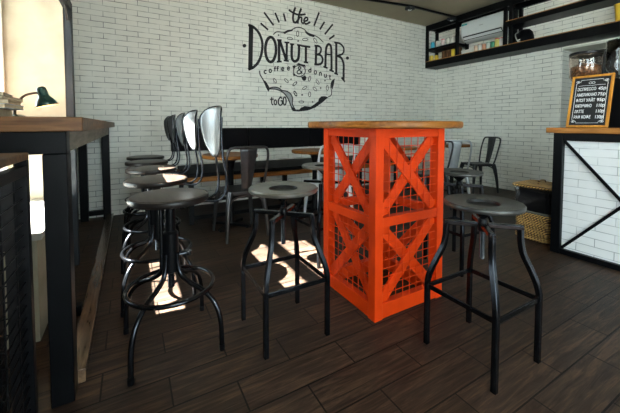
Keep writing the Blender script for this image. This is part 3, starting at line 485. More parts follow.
# ------------------------------------------------------------------ stools
def backed_stool(label, back, lab_plate):
    t = thing('backed_bar_stool', label, 'stool', group='backed bar stools facing the window table')
    s = MB().lathe([(.001, .700), (.168, .700), (.172, .704), (.172, .714), (.168, .7185), (.160, .720)], n=56, cap=False); s.lathe([(.160, .720), (.001, .7205)], n=56, cap=False)
    obj('seat', s, 'seat_wood', t)
    obj('seat_rim', MB().lathe([(.160, .691), (.174, .691), (.177, .695), (.177, .713), (.175, .7165), (.172, .717)], n=56, cap=False), 'rim', t, solid=.002)
    h = MB().lathe([(.028, .345), (.036, .35), (.036, .535), (.032, .54), (.024, .545), (.024, .66), (.05, .672), (.05, .6995)], n=24)
    obj('hub', h, 'black_steel', t)
    obj('lift_tube', MB().tube([(-.042, -.012, .37), (-.042, -.012, .695)], .0095, 12), 'tube', t)
    sc = []; z = .27
    while z < .36: sc += [(.013, z), (.016, z+.004)]; z += .008
    obj('spindle', MB().lathe(sc, n=18), 'gunmetal', t)
    lk = MB(); lk.tube([(.035, 0, .42), (.075, 0, .42)], .006, 8); lk.lathe([(.001, -.012), (.014, -.01), (.014, .01), (.001, .012)], (.085, 0, .42), 14); obj('lock_knob', lk, 'gunmetal', t)
    prof = [(.034, .44), (.038, .385), (.055, .335), (.10, .302), (.16, .277), (.212, .24), (.244, .19), (.260, .12), (.264, .0)]
    for k in range(4):
        a = PI/4+k*PI/2
        p = smooth_path([(r*math.cos(a), r*math.sin(a), z) for r, z in prof], 4); p[-1] = Vector((p[-1].x, p[-1].y, .0))
        g = obj('leg', MB().tube(p, .0115, 12), 'tube', t)
        obj('foot_cap', MB().lathe([(.0135, 0), (.0140, .002), (.0135, .025)], (.264*math.cos(a), .264*math.sin(a), 0), 14), 'black_steel', g)
    obj('foot_ring', MB().tube(ring(.193, .278, 64), .0105, 12, True), 'tube', t)
    # curved shield-shaped plate, concave towards the sitter (who faces -x)
    nu, nv = 16, 14; vs = []; fs = []
    for i in range(nv+1):
        v = i/nv; w = .128*math.sqrt(max(0.02, 1-(1-v)**2.3))*(1-.26*max(0, (v-.68)/.32)**2)
        z = .885+.262*v
        for j in range(nu+1):
            u = -1+2*j/nu; y = u*w
            zz = z-.018*max(0, v-.8)/.2*abs(u)**3
            vs.append(((.240-.036*(y/.12)**2)+.012*(v-.5), y, zz))
    for i in range(nv):
        for j in range(nu): a = i*(nu+1)+j; fs.append((a, a+1, a+nu+2, a+nu+1))
    b = MB(); b.add(vs, fs, True); bo = obj('backrest', b, back, t, solid=.006, rot=(0, 0, R(9)))
    edge = [vs[i*(nu+1)+nu] for i in range(nv+1)]+[vs[nv*(nu+1)+j] for j in range(nu-1, 0, -1)]+[vs[i*(nu+1)] for i in range(nv, -1, -1)]
    edge += [vs[j] for j in range(1, nu)]
    obj('edge_band', MB().tube(edge, .0048, 8, True), 'tube', bo)
    for sgn in (-1, 1):
        p = smooth_path([(.10, .03*sgn, .680), (.16, .034*sgn, .672), (.215, .04*sgn, .662), (.255, .045*sgn, .685), (.272, .047*sgn, .74), (.268, .046*sgn, .81), (.253, .042*sgn, .90), (.250, .036*sgn, 1.0), (.256, .030*sgn, 1.09)], 5)
        obj('back_support', MB().tube(p, .0065, 10), 'tube', t, rot=(0, 0, R(9)))
    return t
A0 = backed_stool('nearest backed bar stool of the row at the window table', 'back_plate', 1)
A0.location = (.158, 1.635, 0); A0.rotation_euler = (0, 0, R(3))
shaded0 = backed_stool('fourth backed bar stool of the row, backrest coloured as in shade, next to last', 'back_plate_shaded', 1)
shaded0.location = (.131, 3.255, 0); shaded0.rotation_euler = (0, 0, R(-4))
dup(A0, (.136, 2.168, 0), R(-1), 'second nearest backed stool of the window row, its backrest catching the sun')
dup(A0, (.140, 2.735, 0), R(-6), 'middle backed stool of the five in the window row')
dup(shaded0, (.140, 3.76, 0), R(-5), 'farthest backed bar stool of the row, nearest the brick wall')

def dish_stool(label, seat, sz, kr=1.0):
    t = thing('backless_bar_stool', label, 'stool', group='round backless metal bar stools around the red table')
    s = MB().lathe([(.001, sz-.024), (.160, sz-.024), (.171, sz-.022), (.175, sz-.016), (.175, sz-.006), (.170, sz), (.163, sz-.0005), (.135, sz-.004), (.085, sz-.0055), (.074, sz-.0065)], n=64, cap=False, sx=kr, sy=kr)
    obj('seat', s, seat, t)
    obj('seat_recess', MB().lathe([(.0745, sz-.0063), (.069, sz-.018), (.04, sz-.021), (.001, sz-.021)], n=40, cap=False, sx=kr, sy=kr), 'recess_shade', t)
    sc = []; z = .44
    while z < sz-.09: sc += [(.0105, z), (.0125, z+.003)]; z += .007
    sp = obj('spindle', MB().lathe(sc+[(.012, sz-.03)], n=18), 'gunmetal', t)
    obj('collar', MB().lathe([(.016, .570), (.019, .575), (.019, .622), (.016, .626)], n=20), 'black_steel', t)
    obj('seat_flange', MB().lathe([(.014, sz-.075), (.02, sz-.07), (.055, sz-.034), (.055, sz-.022)], n=24), 'gunmetal', t)
    for k in range(4):
        a = PI/4+k*PI/2; c, s_ = math.cos(a), math.sin(a)
        obj('cross_bar', MB().bar((.02*c, .02*s_, .598), (.162*c, .162*s_, .598), .024, .020), 'tube', t, .003)
        prof = [(.150, .607), (.153, .57), (.155, .53), (.165, .48), (.192, .42), (.217, .36), (.229, .315), (.231, .27), (.231, .0)]
        p = smooth_path([(r*c, r*s_, z) for r, z in prof], 4)
        obj('leg', MB().tube(p, .0155, 4, smooth=False, phase=.5), 'tube', t, .0025)
    q = [(.231*math.cos(PI/4+k*PI/2), .231*math.sin(PI/4+k*PI/2), .284) for k in range(4)]
    for k in range(4): obj('footrest_bar', MB().bar(q[k], q[(k+1) % 4], .008, .022), 'tube', t, .0015)
    return t
S2 = dish_stool('round steel backless stool at left front corner of the red table', 'steel_seat', .735)
S2.location = (.675, 1.465, 0)
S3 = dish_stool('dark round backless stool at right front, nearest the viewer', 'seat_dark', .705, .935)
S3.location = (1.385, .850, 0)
dup(S2, (1.336, 2.13, 0), R(4), 'steel backless stool behind the red table, seen left of its mesh')
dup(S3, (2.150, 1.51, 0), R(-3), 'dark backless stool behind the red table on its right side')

# ------------------------------------------------------------------ red crate table
t = thing('crate_table', 'orange-red crate-shaped high table with mesh and cross braces', 'bar table', (1.374, 1.51, 0))
hx, hy, HT, P = .268, .256, 1.032, .055
top = MB().lathe([(.001, HT), (.452, HT), (.461, HT+.004), (.463, HT+.012), (.463, HT+.030), (.460, HT+.036), (.452, HT+.039), (.001, HT+.039)], n=96, cap=False)
o = obj('tabletop', top, 'amber_wood', t); o['label'] = 'round amber varnished wooden top'
for sx in (-1, 1):
    for sy in (-1, 1):
        a, b = sx*hx, sy*hy
        obj('post', MB().box(min(a, a-sx*P), max(a, a-sx*P), min(b, b-sy*P), max(b, b-sy*P), 0, HT), 'red', t, .002)
zr = [(.004, .085), (.503, .555), (.982, HT)]
for fa in range(4):
    # faces: 0 -y, 1 +y, 2 -x, 3 +x
    def F(u, d, z, fa=fa):   # u along the face, d inwards from its outer plane
        return [(u, -hy+d, z), (u, hy-d, z), (-hx+d, u, z), (hx-d, u, z)][fa]
    hw = (hx if fa < 2 else hy)-P
    for z0, z1 in zr:
        a, b = F(-hw, .003, z0), F(hw, .045, z1)
        obj('rail', MB().box(min(a[0], b[0]), max(a[0], b[0]), min(a[1], b[1]), max(a[1], b[1]), z0, z1), 'red', t, .002)
    for z0, z1 in ((.085, .503), (.555, .982)):
        nrm = Vector(F(0, 0, 0))-Vector(F(0, 1, 0))
        for q, (ua, ub) in enumerate(((-hw+.012, hw-.012), (hw-.012, -hw+.012))):
            if fa in (1, 3) and q: continue
            if (fa == 0) != (z0 > .3): ua, ub = ub, ua
            d = .026 if q == 0 else .042
            obj('brace', MB().bar(F(ua, d, z1-.006 if True else 0), F(ub, d, z0+.006), .062, .014, up=nrm), 'red', t, .0015)
        if fa in (1, 3): continue
        m = MB(); n = 8; k = 1
        for k in range(1, n): u = -hw+2*hw*k/n; m.tube([F(u, .012, z0-.006), F(u, .012, z1+.006)], .0023, 6)
        nz_ = 9
        for k in range(1, nz_): z = z0+(z1-z0)*k/nz_; m.tube([F(-hw-.006, .0155, z), F(hw+.006, .0165, z)], .0023, 6)
        obj('wire_mesh', m, 'red_wire', t)

# ------------------------------------------------------------------ sheet-steel cafe chairs
def cafe_chair(label, mat, group):
    t = thing('cafe_chair', label, 'chair', group=group)
    s = MB(); n = 14; vs = []; fs = []
    for i in range(n+1):
        for j in range(n+1):
            u, v = -1+2*i/n, -1+2*j/n
            # squircle outline, slightly narrower at the back
            k = 1-.13*(u*u*v*v); x = .178*u*k*(1-.05*(1-v)/2*1.0+.04*v); y = .178*v*k
            e = max(abs(u), abs(v)); z = .448-.012*(1-e**3)-(.012 if e > .99 else 0)
            vs.append((x, y, z))
    for i in range(n):
        for j in range(n): a = i*(n+1)+j; fs.append((a, a+n+1, a+n+2, a+1))
    s.add(vs, fs, True); obj('seat', s, mat, t, solid=.005)
    ap = MB()
    for a, b in (((-.165, -.16), (.165, -.16)), ((.165, -.16), (.165, .165)), ((.165, .165), (-.165, .165)), ((-.165, .165), (-.165, -.16))):
        ap.bar((a[0], a[1], .425), (b[0], b[1], .425), .006, .03)
    obj('apron', ap, mat, t)
    for sx in (-1, 1):
        for sy in (-1, 1):
            p = smooth_path([(.150*sx, .150*sy, .435), (.168*sx, .170*sy, .36), (.186*sx, .192*sy, .20), (.200*sx, .208*sy, .0)], 5)
            rr = [.037-.022*(k/(len(p)-1)) for k in range(len(p))]
            obj('leg', MB().tube(p, rr, 12, sect=(1, .8)), mat, t)
    for sy in (-1, 1):
        p = smooth_path([(-.178, .184*sy, .23), (-.165, .176*sy, .31), (-.12, .165*sy, .375), (0, .16*sy, .395), (.12, .165*sy, .375), (.165, .176*sy, .31), (.178, .184*sy, .23)], 4)
        obj('leg_brace', MB().tube(p, .008, 8), mat, t)
    p = smooth_path([(-.165, -.145, .44), (-.182, -.165, .52), (-.196, -.195, .66), (-.196, -.225, .77), (-.180, -.238, .828), (-.140, -.243, .848), (0, -.247, .852), (.140, -.243, .848), (.180, -.238, .828), (.196, -.225, .77), (.196, -.195, .66), (.182, -.165, .52), (.165, -.145, .44)], 6)
    obj('back_frame', MB().tube(p, .0115, 12), mat, t)
    vs = []; fs = []; n = 12
    for i in range(n+1):
        v = i/n; w = .045+.040*v; y = -.168-.078*v-.008*math.sin(PI*v); z = .445+.402*v
        for j in range(9):
            u = -1+j/4; vs.append((u*w, y+.006*(u*u)-(.004 if abs(u) < .5 else 0), z))
    for i in range(n):
        for j in range(8): a = i*9+j; fs.append((a, a+1, a+10, a+9))
    b = MB(); b.add(vs, fs, True); obj('splat', b, mat, t, solid=.003)
    return t
GC = 'sheet-steel cafe chairs at the small round tables'
C1 = cafe_chair('dark steel cafe chair with its back to us at the left round table', 'tolix_dark', GC); C1.location = (.915, 2.985, 0); C1.rotation_euler = (0, 0, R(3))
C2 = cafe_chair('white steel cafe chair half hidden behind the steel stool left of the red table', 'tolix_white', GC); C2.location = (1.85, 2.86, 0); C2.rotation_euler = (0, 0, R(-8))
C3 = cafe_chair('pale grey steel cafe chair right of the red table, back towards us', 'tolix_grey', GC); C3.location = (3.80, 2.80, 0); C3.rotation_euler = (0, 0, R(-42))
C4 = cafe_chair('black steel cafe chair by the right brick wall, seen from its side', 'tolix_black', GC); C4.location = (4.82, 3.06, 0); C4.rotation_euler = (0, 0, R(68))
dup(C4, (3.28, 2.76, 0), R(-12), 'black steel cafe chair glimpsed through the mesh of the red table', GC)

def bistro(label, x, y, r=.28):
    t = thing('bistro_table', label, 'table', (x, y, 0), 0, 'small round tables along the wall bench')
    obj('tabletop', MB().lathe([(.001, .715), (r-.006, .715), (r, .721), (r, .744), (r-.006, .75), (.001, .75)], n=60, cap=False), 'amber_wood', t)
    obj('column', MB().lathe([(.04, .03), (.03, .06), (.028, .60), (.05, .68), (.11, .705), (.11, .715)], n=24), 'black_steel', t)
    b = MB()
    for k in range(4):
        a = PI/4+k*PI/2; c, s_ = math.cos(a), math.sin(a)
        b.bar((0, 0, .028), (.215*c, .215*s_, .018), .05, .024); b.box(.19*c-.025, .19*c+.025, .19*s_-.025, .19*s_+.025, 0, .02)
    obj('foot', b, 'black_steel', t, .004)
    return t
T1 = bistro('small round wooden table behind the dark chair, left', .90, 3.25)
dup(T1, (1.95, 3.32, 0), 0, 'small round wooden table just left of the red table')
dup(T1, (3.22, 3.24, 0), 0, 'small round wooden table hidden mostly behind the red table')
dup(T1, (4.40, 3.22, 0), 0, 'small round wooden table in the far right corner')

# ------------------------------------------------------------------ bench and padded back panels on the back wall
t = thing('wall_bench', 'long black cushioned bench with wooden edge along the back wall', 'bench', (2.2, 3.86, 0))
bx0, bx1 = -1.70, 1.75
obj('seat_board', MB().box(bx0, bx1, -.43, .42, .452, .500), 'bench_wood', t, .003)
obj('cushion', MB().box(bx0+.01, bx1-.01, -.40, .42, .500, .540), 'black_pad', t, .008)
for x in (bx0+.02, -.6, .55, bx1-.07):
    for y in (-.40, .34): obj('leg', MB().box(x, x+.05, y, y+.05, 0, .452), 'black_steel', t, .003)
obj('floor_rail', MB().box(bx0+.02, bx1-.02, -.395, -.355, .05, .09), 'black_steel', t, .003)
obj('floor_rail', MB().box(bx0+.02, bx1-.02, .345, .385, .05, .09), 'black_steel', t, .003)
for x0, x1, lab in ((.44, 1.415, 'black padded back panel on the brick wall, left end'), (1.425, 2.395, 'black padded back panel on the wall, middle one'), (2.405, 3.38, 'black padded back panel on the wall, running behind the red table')):
    o = obj('wall_cushion', MB().box(-(x1-x0)/2, (x1-x0)/2, -.035, .034, -.145, .145), 'black_pad', bevel=.012, loc=((x0+x1)/2, YB-.037, .865))
    tag(o, lab, 'cushion', 'padded back panels above the bench')

# ------------------------------------------------------------------ bin basket
t = thing('wicker_bin', 'golden wicker basket with black liner and wicker lid beside the bar', 'basket', (3.31, 1.475, 0))
w0, d0 = .17, .15
def rr(hx, hy, z, n=9, r=.05):
    o = []
    for cx, cy, a0 in ((hx-r, hy-r, 0), (-hx+r, hy-r, 90), (-hx+r, -hy+r, 180), (hx-r, -hy+r, 270)):
        for k in range(n): a = R(a0+90*k/(n-1)); o.append((cx+r*math.cos(a), cy+r*math.sin(a), z))
    return o
def loft(mb, rings, smooth=True, cap=True):
    n = len(rings[0]); vs = [p for r_ in rings for p in r_]
    fs = [(i*n+k, i*n+(k+1) % n, (i+1)*n+(k+1) % n, (i+1)*n+k) for i in range(len(rings)-1) for k in range(n)]
    mb.add(vs, fs, smooth)
    if cap: mb.add(rings[0], [tuple(range(n))[::-1]]); mb.add(rings[-1], [tuple(range(n))])
    return mb
obj('basket_body', loft(MB(), [rr(.145, .125, 0), rr(.165, .145, .02), rr(.168, .148, .13), rr(.17, .15, .255)]), 'wicker', t)
wv = MB()
for k in range(12): wv.tube(rr(.1695+.0008*(k % 2), .1495+.0008*(k % 2), .02+.020*k), .0045, 6, True)
obj('weave_band', wv, 'wicker', t)
obj('bin_rim', MB().tube(rr(.172, .152, .262), .010, 8, True), 'bin_rim', t)
bag = []
for k, (a, z) in enumerate([(.0, .266), (.002, .30), (.012, .36), (.008, .41), (.018, .455), (.004, .475)]):
    rg = rr(.165+a, .145+a, z); bag.append([(p[0]*(1+.04*math.sin(i*2.3+k)), p[1]*(1+.04*math.sin(i*1.7+k*2)), p[2]+.006*math.sin(i*3.1)) for i, p in enumerate(rg)])
obj('bin_liner', loft(MB(), bag), 'bag', t)
lid = obj('lid', loft(MB(), [rr(.185, .175, .482), rr(.192, .182, .492), rr(.187, .177, .506), rr(.12, .10, .514)]), 'wicker', t)
obj('lid_handle', MB().tube(smooth_path([(-.07, 0, .510), (-.06, 0, .530), (0, 0, .540), (.06, 0, .530), (.07, 0, .510)], 5), .006, 8), 'wicker', lid)

# ------------------------------------------------------------------ bar
t = thing('bar_counter', 'bar front of white brick in a black steel frame with crossed bars', 'bar counter', (3.30, .2, 0))
yb0, yb1 = -1.6-.2, 1.275-.2
obj('brick_front', MB().box(-.235, -.10, yb0, yb1-.03, .0, .97), 'brick_bar', t)
obj('carcass', MB().box(-.10, .28, yb0, yb1-.01, 0, .97), 'machine', t)
obj('post', MB().box(-.275, -.20, yb1-.065, yb1, 0, .985), 'black_steel', t, .003)
pan = 1.21-.835
obj('post', MB().box(-.275, -.20, yb1-.065-2*pan-.06, yb1-.065-2*pan, 0, .985), 'black_steel', t, .003)
obj('top_channel', MB().box(-.27, -.20, yb0, yb1-.065, .925, .985), 'black_steel', t, .003)
obj('bottom_channel', MB().box(-.27, -.20, yb0, yb1-.065, .0, .042), 'black_steel', t, .003)
for a, b, dd in ((.923, .044, -.252), (.044, .923, -.240)):
    obj('cross_brace', MB().bar((dd, yb1-.067, a), (dd, yb1-.063-2*pan, b), .02, .010, up=(1, 0, 0)), 'black_steel', t)
o = obj('bar_worktop', MB().box(-.33, .33, -1.46, 1.46, 0, .043), 'worktop', bevel=.004, loc=(3.31, -.148, .986))
tag(o, 'orange-brown wooden worktop lying on the white brick bar', 'worktop')

# ------------------------------------------------------------------ menu board
t = thing('menu_board', 'chalk coffee menu in an orange pine frame leaning on the bar top', 'menu board', (3.105, 1.092, 1.0305)); t.rotation_euler = (R(-13), 0, R(-90))
bw, bh, fw = .262, .425, .017
for a in ((-bw/2, -bw/2+fw, 0, bh), (bw/2-fw, bw/2, 0, bh), (-bw/2+fw, bw/2-fw, 0, fw), (-bw/2+fw, bw/2-fw, bh-fw, bh)):
    obj('frame', MB().box(a[0], a[1], -.009, .009, a[2], a[3]), 'board_frame', t, .002)
pn = obj('chalk_panel', MB().box(-bw/2+fw, bw/2-fw, -.002, .006, fw, bh-fw), 'board_black', t)
def text(s_, size, x, z, w=None, parent=None, align='LEFT'):
    cu = bpy.data.curves.new('t', 'FONT'); cu.body = s_; cu.size = size; cu.extrude = .0006; cu.align_x = align; cu.offset = .0006
    tmp = bpy.data.objects.new('t', cu); COL.objects.link(tmp)
    dg = bpy.context.evaluated_depsgraph_get(); dg.update()
    me = bpy.data.meshes.new_from_object(tmp.evaluated_get(dg)); COL.objects.unlink(tmp); bpy.data.objects.remove(tmp)
    me.materials.clear(); me.materials.append(M['chalk'])
    if w:
        xs = [v.co.x for v in me.vertices]; k = w/(max(xs)-min(xs)+1e-6); me.transform(Matrix.Diagonal((k, 1, 1, 1)))
    me.transform(Matrix.Translation((x, -.0035, z)) @ Euler((R(90), 0, 0)).to_matrix().to_4x4())
    o = bpy.data.objects.new('menu_line', me); COL.objects.link(o); o.parent = parent; return o
rows = [('ЭСПРЕССО', '45р', .110), ('АМЕРИКАНО', '75р', .118), ('ФЛЭТ УАЙТ', '95р', .112), ('КАПУЧИНО', '110р', .096), ('ЛАТТЕ', '110р', .056), ('РАФ КОФЕ', '130р', .098)]
for k, (a, b, w) in enumerate(rows):
    z = .300-.0455*k
    text(a, .034, -.088, z, w*1.08, pn); text(b, .034, .044, z, .048, pn)
m = MB()
def line2(pts, r=.0012, closed=False): m.tube([(a, -.003, b) for a, b in pts], r, 5, closed)
x0, x1, z0, z1 = -.098, .098, .036, .388; c = .028
line2([(x0+c, z0), (x1-c, z0), (x1-c, z0+.012), (x1, z0+c), (x1, z1-c), (x1-c, z1-.012), (x1-c, z1), (x0+c, z1), (x0+c, z1-.012), (x0, z1-c), (x0, z0+c), (x0+c, z0+.012)], .0016, True)
for sx in (-1, 1):
    for zc in (z0+.012, z1-.012):
        for k in (0, 1): line2([(sx*(.094-.008*k)+.006*math.cos(t_), zc+.006*math.sin(t_)*1.2) for t_ in [i*PI/5 for i in range(10)]], .0016, True)
for sx in (-1, 1): line2([(sx*.009+.010*math.cos(t_), .362+.008*math.sin(t_)) for t_ in [i*PI/6 for i in range(12)]], .0014, True)
line2([(-.082, .340), (-.04, .343), (0, .339), (.04, .343), (.085, .340)], .0014)
obj('chalk_border', m, 'chalk', pn)
obj('prop_leg', MB().bar((0, .012, .36), (0, .075, .02), .02, .008), 'board_frame', t)

# ------------------------------------------------------------------ coffee grinders on the bar
t = thing('coffee_grinder', 'black coffee grinder with round smoky bean hopper behind the menu board', 'coffee grinder', (3.375, 1.205, 1.0295), 0, 'coffee grinders on the bar')
g = MB(); loft(g, [rr(.07, .075, 0, r=.03), rr(.072, .078, .02, r=.03), rr(.060, .065, .06, r=.03), rr(.062, .066, .26, r=.03), rr(.05, .055, .31, r=.03)]); obj('body', g, 'machine', t)
obj('hopper', MB().lathe([(.040, .31), (.045, .33), (.098, .415), (.108, .43), (.110, .60), (.108, .61)], n=40, cap=False), 'hopper', t, solid=.003)
obj('lid', MB().lathe([(.001, .612), (.113, .612), (.115, .618), (.112, .63), (.04, .636), (.001, .637)], n=40, cap=False), 'machine', t)
obj('coffee_beans', MB().lathe([(.001, .335), (.040, .335), (.092, .42), (.102, .435), (.103, .51), (.06, .535), (.001, .54)], n=36, cap=False), 'beans', t)
obj('spout', MB().bar((-.06, 0, .20), (-.085, 0, .17), .03, .04), 'machine', t, .004)
t = thing('coffee_grinder', 'taller clear-tube coffee grinder at the right edge behind the menu board', 'coffee grinder', (3.39, .975, 1.0295), 0, 'coffee grinders on the bar')
g = MB(); loft(g, [rr(.08, .085, 0, r=.03), rr(.082, .088, .02, r=.03), rr(.066, .07, .06, r=.03), rr(.068, .072, .33, r=.03), rr(.05, .055, .38, r=.03)]); obj('body', g, 'machine', t)
obj('hopper', MB().lathe([(.045, .38), (.05, .40), (.092, .46), (.098, .47), (.098, .68)], n=40, cap=False), 'hopper_clear', t, solid=.003)
obj('highlight_tube', MB().lathe([(.022, .42), (.024, .43), (.024, .69), (.02, .70)], n=24), 'ac_white', t)  # white tube added as the bright highlight inside the clear hopper
obj('lid', MB().lathe([(.001, .682), (.101, .682), (.102, .69), (.03, .697), (.001, .70)], n=40, cap=False), 'hopper_clear', t)
obj('lid_knob', MB().lathe([(.012, .70), (.022, .705), (.024, .715), (.001, .722)], n=20), 'board_frame', t)

# ------------------------------------------------------------------ wall shelf
t = thing('wall_shelf', 'long black steel wall shelf with wooden boards under the ceiling', 'shelf', (5.16, 2.4, 0))
sx0, sx1 = -.16, .155
ys = lambda y: y-2.4
obj('bottom_board', MB().box(sx0, sx1, ys(.4), ys(4.285), 2.148, 2.262), 'black_steel', t, .002)
obj('board_top', MB().box(sx0-.002, sx1, ys(.4), ys(4.28), 2.262, 2.272), 'shelf_wood', t)
obj('upper_board', MB().box(sx0, sx1, ys(.4), ys(2.78), 2.545, 2.615), 'black_steel', t, .002)
obj('board_top', MB().box(sx0-.002, sx1, ys(.4), ys(2.78), 2.615, 2.625), 'shelf_wood', t)
obj('bay_board', MB().box(sx0, sx1, ys(3.64), ys(4.28), 2.465, 2.505), 'black_steel', t, .002)
obj('header', MB().box(sx0, sx0+.05, ys(.4), ys(4.285), 2.845, 2.952), 'black_steel', t, .002)
obj('header', MB().box(sx1-.05, sx1, ys(.4), ys(4.285), 2.845, 2.952), 'black_steel', t, .002)
for y in (4.245, 3.60, 2.78, 2.70, 1.0):
    for a in (sx0, sx1-.04): obj('upright', MB().box(a, a+.045, ys(y)-.006, ys(y)+.040, 2.262, 2.85), 'black_steel', t, .002)
for y in (4.245, 3.60, 2.78, 1.0): obj('tie', MB().box(sx0+.04, sx1-.04, ys(y), ys(y)+.035, 2.88, 2.94), 'black_steel', t)

# air conditioner
t = thing('air_conditioner', 'white wall air conditioner between the shelf uprights', 'air conditioner', (5.17, 3.205, 2.50))
P_ = [(.145, 0), (.06, -.02), (-.06, .02), (-.105, .075), (-.12, .16), (-.115, .27), (-.09, .325), (.145, .335)]
obj('casing', MB().prism(P_, lambda a, b, c_: (a, c_, b), -.37, .37), 'ac_white', t, .012)
obj('louver', MB().prism([(-.062, .012), (-.108, .070), (-.110, .077), (-.069, .013)], lambda a, b, c_: (a-.004, c_, b), -.33, .33), 'ac_dark', t)
obj('flap', MB().prism([(-.070, .020), (-.099, .052), (-.101, .055), (-.075, .019)], lambda a, b, c_: (a-.010, c_, b), -.32, .32), 'ac_white', t)
obj('sticker', MB().box(-.1215, -.117, .25, .35, .26, .285), 'teal', t)
obj('nameplate', MB().box(-.1225, -.118, -.03, .03, .19, .20), 'grey_ink', t)

# items on the shelf
def can(name, label, cat, x, y, z, r, h, colr, grp, lidc=None):
    t = thing(name, label, cat, (x, y, z), random.uniform(0, 6), grp)
    obj('body', MB().lathe([(r*.93, 0), (r, .004), (r, h*.86), (r*.9, h*.9)], n=20), hue('can_paint', colr), t)
    obj('cap', MB().lathe([(r*.94, h*.9), (r*.95, h*.985), (r*.8, h)], n=20), hue('cap_paint', lidc or [c*.5 for c in colr]), t)
g = 'cans and jars on the upper left shelf bay'
for k, (c, l, lab) in enumerate([((.05, .45, .62), (.4, .5, .5), 'bright blue can at the left end of the small upper shelf'), ((.6, .6, .55), (.03, .03, .03), 'white can with black cap beside the blue can'), ((.62, .5, .48), (.5, .03, .06), 'pale can with red cap, third from the blue can'), ((.62, .6, .52), (.05, .05, .05), 'cream can with dark cap, second from the right on the small upper shelf'), ((.66, .66, .6), (.55, .5, .45), 'off-white can at the right end of the small upper shelf')]):
    can('can', lab, 'can', 5.06, 4.165-.112*k, 2.506, .034, .125, c, g, l)
for k, (y, lab) in enumerate([(4.17, 'yellow jar at the left end of the lower shelf bay'), (4.06, 'yellow jar second from left on the lower shelf bay'), (3.70, 'yellow jar at the right end of the lower shelf bay')]):
    can('jar', lab, 'jar', 5.04, y, 2.2725, .036, (.10, .085, .13)[k], (.62, .45, .02), 'yellow jars in the lower left shelf bay', (.5, .36, .02))
t = thing('wooden_crate', 'brown slatted wooden crate standing behind the yellow jars', 'crate', (5.22, 3.88, 2.2725))
for k in range(5): obj('slat', MB().box(-.02, -.005, -.19+.078*k, -.19+.078*k+.068, 0, .18), 'brown_board', t, .002)
obj('crate_frame', MB().box(-.005, .05, -.19, .19, 0, .175), 'brown_board', t)
t = thing('paper_box', 'flat white paper box on the shelf under the air conditioner', 'box', (5.09, 3.43, 2.2725), R(4))
obj('box', MB().box(-.07, .07, -.10, .10, 0, .045), hue('white_card', (.6, .6, .56)), t, .002); obj('box_lid', MB().box(-.073, .073, -.103, .103, .045, .062), hue('white_card', (.66, .66, .62)), t, .002)
for k, (c, l, lab) in enumerate([((.62, .45, .33), (.7, .6, .5), 'peach cup next to the white paper box'), ((.60, .60, .56), (.45, .2, .12), 'white tin with brown cap under the air conditioner'), ((.6, .28, .18), (.6, .5, .45), 'salmon pink tin under the air conditioner'), ((.62, .64, .6), (.1, .3, .18), 'white tin with green cap under the air conditioner'), ((.06, .28, .17), (.03, .06, .04), 'dark green tin under the air conditioner'), ((.66, .58, .15), (.6, .05, .08), 'yellow tin with red cap near the right upright'), ((.66, .62, .6), (.6, .06, .1), 'white tin with red cap beside the right upright')]):
    can('tin', lab, 'tin', 5.06, 3.29-.070*k, 2.2725, .032, .105+.03*(k > 4)+.008*(k % 2), c, 'small tins under the air conditioner', l)
t = thing('black_cap', 'rounded black cap with pale brim edge on the long shelf', 'cap', (5.15, 2.58, 2.2725), R(-20))
obj('crown', MB().lathe([(.118, 0), (.122, .03), (.118, .09), (.10, .15), (.065, .19), (.001, .205)], n=32, cap=False, sx=.9), 'black_pad', t)
obj('brim', MB().tube([(.0+.9*.126*math.cos(a), .126*math.sin(a), .012+.17*max(0, math.sin(a))) for a in [R(20+i*6) for i in range(30)]], .008, 8), hue('pale_trim', (.45, .47, .42)), t)
obj('emblem', MB().box(-.112, -.108, -.03, .03, .03, .045), hue('pale_letters', (.6, .6, .6)), t)
t = thing('yellow_jug', 'yellow jug at the right end of the long shelf', 'jug', (5.12, 1.50, 2.2725))
obj('body', MB().lathe([(.05, 0), (.055, .01), (.062, .12), (.07, .20), (.075, .215)], n=28), hue('yellow_enamel', (.62, .42, .03)), t)
obj('handle', MB().tube(smooth_path([(0, -.065, .18), (0, -.11, .17), (0, -.115, .11), (0, -.06, .06)], 5), .007, 8), hue('yellow_enamel', (.62, .42, .03)), t)

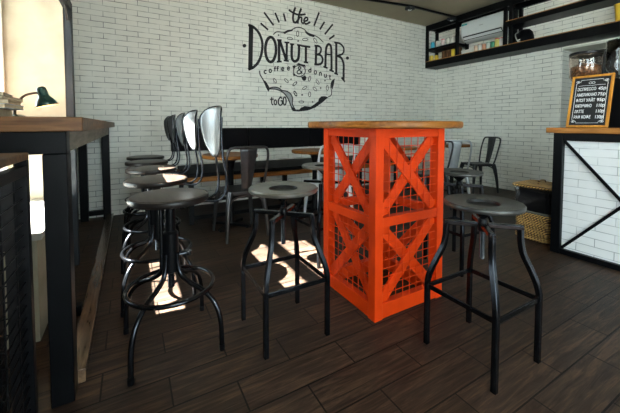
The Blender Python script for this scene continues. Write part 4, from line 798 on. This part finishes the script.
# ceiling track with two spot heads
t = thing('ceiling_track', 'black ceiling track rail running to the wall shelf', 'track light', (3.9, 3.66, H))
obj('rail', MB().bar((-1.35, .23, -.022), (.02, 0, -.022), .03, .03), 'black_steel', t, .002)
obj('rail', MB().bar((.02, 0, -.022), (1.10, -.02, -.022), .03, .03), 'black_steel', t, .002)
for x in (0, 1.02):
    h = obj('spot_head', MB().box(x-.06, x+.06, -.05, .05, -.085, -.037), 'post_steel', t, .008)
    obj('spot_lens', MB().lathe([(.001, -.090), (.028, -.090), (.034, -.085)], (x, 0, 0), 20, cap=False), 'chrome', h)

# ------------------------------------------------------------------ light and camera
w = bpy.data.worlds.new('sky'); scene.world = w; w.use_nodes = True
bg = w.node_tree.nodes['Background']; bg.inputs[0].default_value = (.80, .93, 1.0, 1); bg.inputs[1].default_value = SKY
sun = bpy.data.lights.new('sun', 'SUN'); sun.energy = SUN; sun.color = (1.0, .96, .90); sun.angle = R(.6)
so = bpy.data.objects.new('sun', sun); COL.objects.link(so)
d = Vector((1, -.12, -1.077)); so.rotation_euler = d.to_track_quat('-Z', 'Y').to_euler(); so.location = (-6, 3, 7)
def portal(name, loc, rot, sx, sy):
    l = bpy.data.lights.new(name, 'AREA'); l.shape = 'RECTANGLE'; l.size = sx; l.size_y = sy; l.cycles.is_portal = True
    o = bpy.data.objects.new(name, l); COL.objects.link(o); o.location = loc; o.rotation_euler = rot
portal('portal_window', (-.87, (W0+W1)/2, (WZ0+WZ1)/2), (0, R(-90), 0), WZ1-WZ0, W1-W0)
portal('portal_window', (-.87, (V0+V1)/2, (WZ0+WZ1)/2), (0, R(-90), 0), WZ1-WZ0, V1-V0)
for a, b in FX: portal('portal_window', ((a+b)/2, YF-.21, 1.475), (R(90), 0, 0), b-a, 2.35)

cam = bpy.data.cameras.new('camera'); co = bpy.data.objects.new('camera', cam); COL.objects.link(co); scene.camera = co
f = 317.0; cam.sensor_fit = 'HORIZONTAL'; cam.sensor_width = 36; cam.lens = f/620*36; cam.clip_start = .02
cam.shift_y = -(206.5-138.84)/620
co.location = (0, 0, 1.05); co.rotation_euler = (R(90-2.5), 0, R(-29.6))
vs_ = scene.view_settings; vs_.view_transform = 'Standard'; vs_.look = 'None'; vs_.gamma = 1; vs_.exposure = EXPO; vs_.use_curve_mapping = False
scene.cycles.use_denoising = True; scene.cycles.max_bounces = 10; scene.cycles.diffuse_bounces = 5; scene.cycles.sample_clamp_indirect = 8
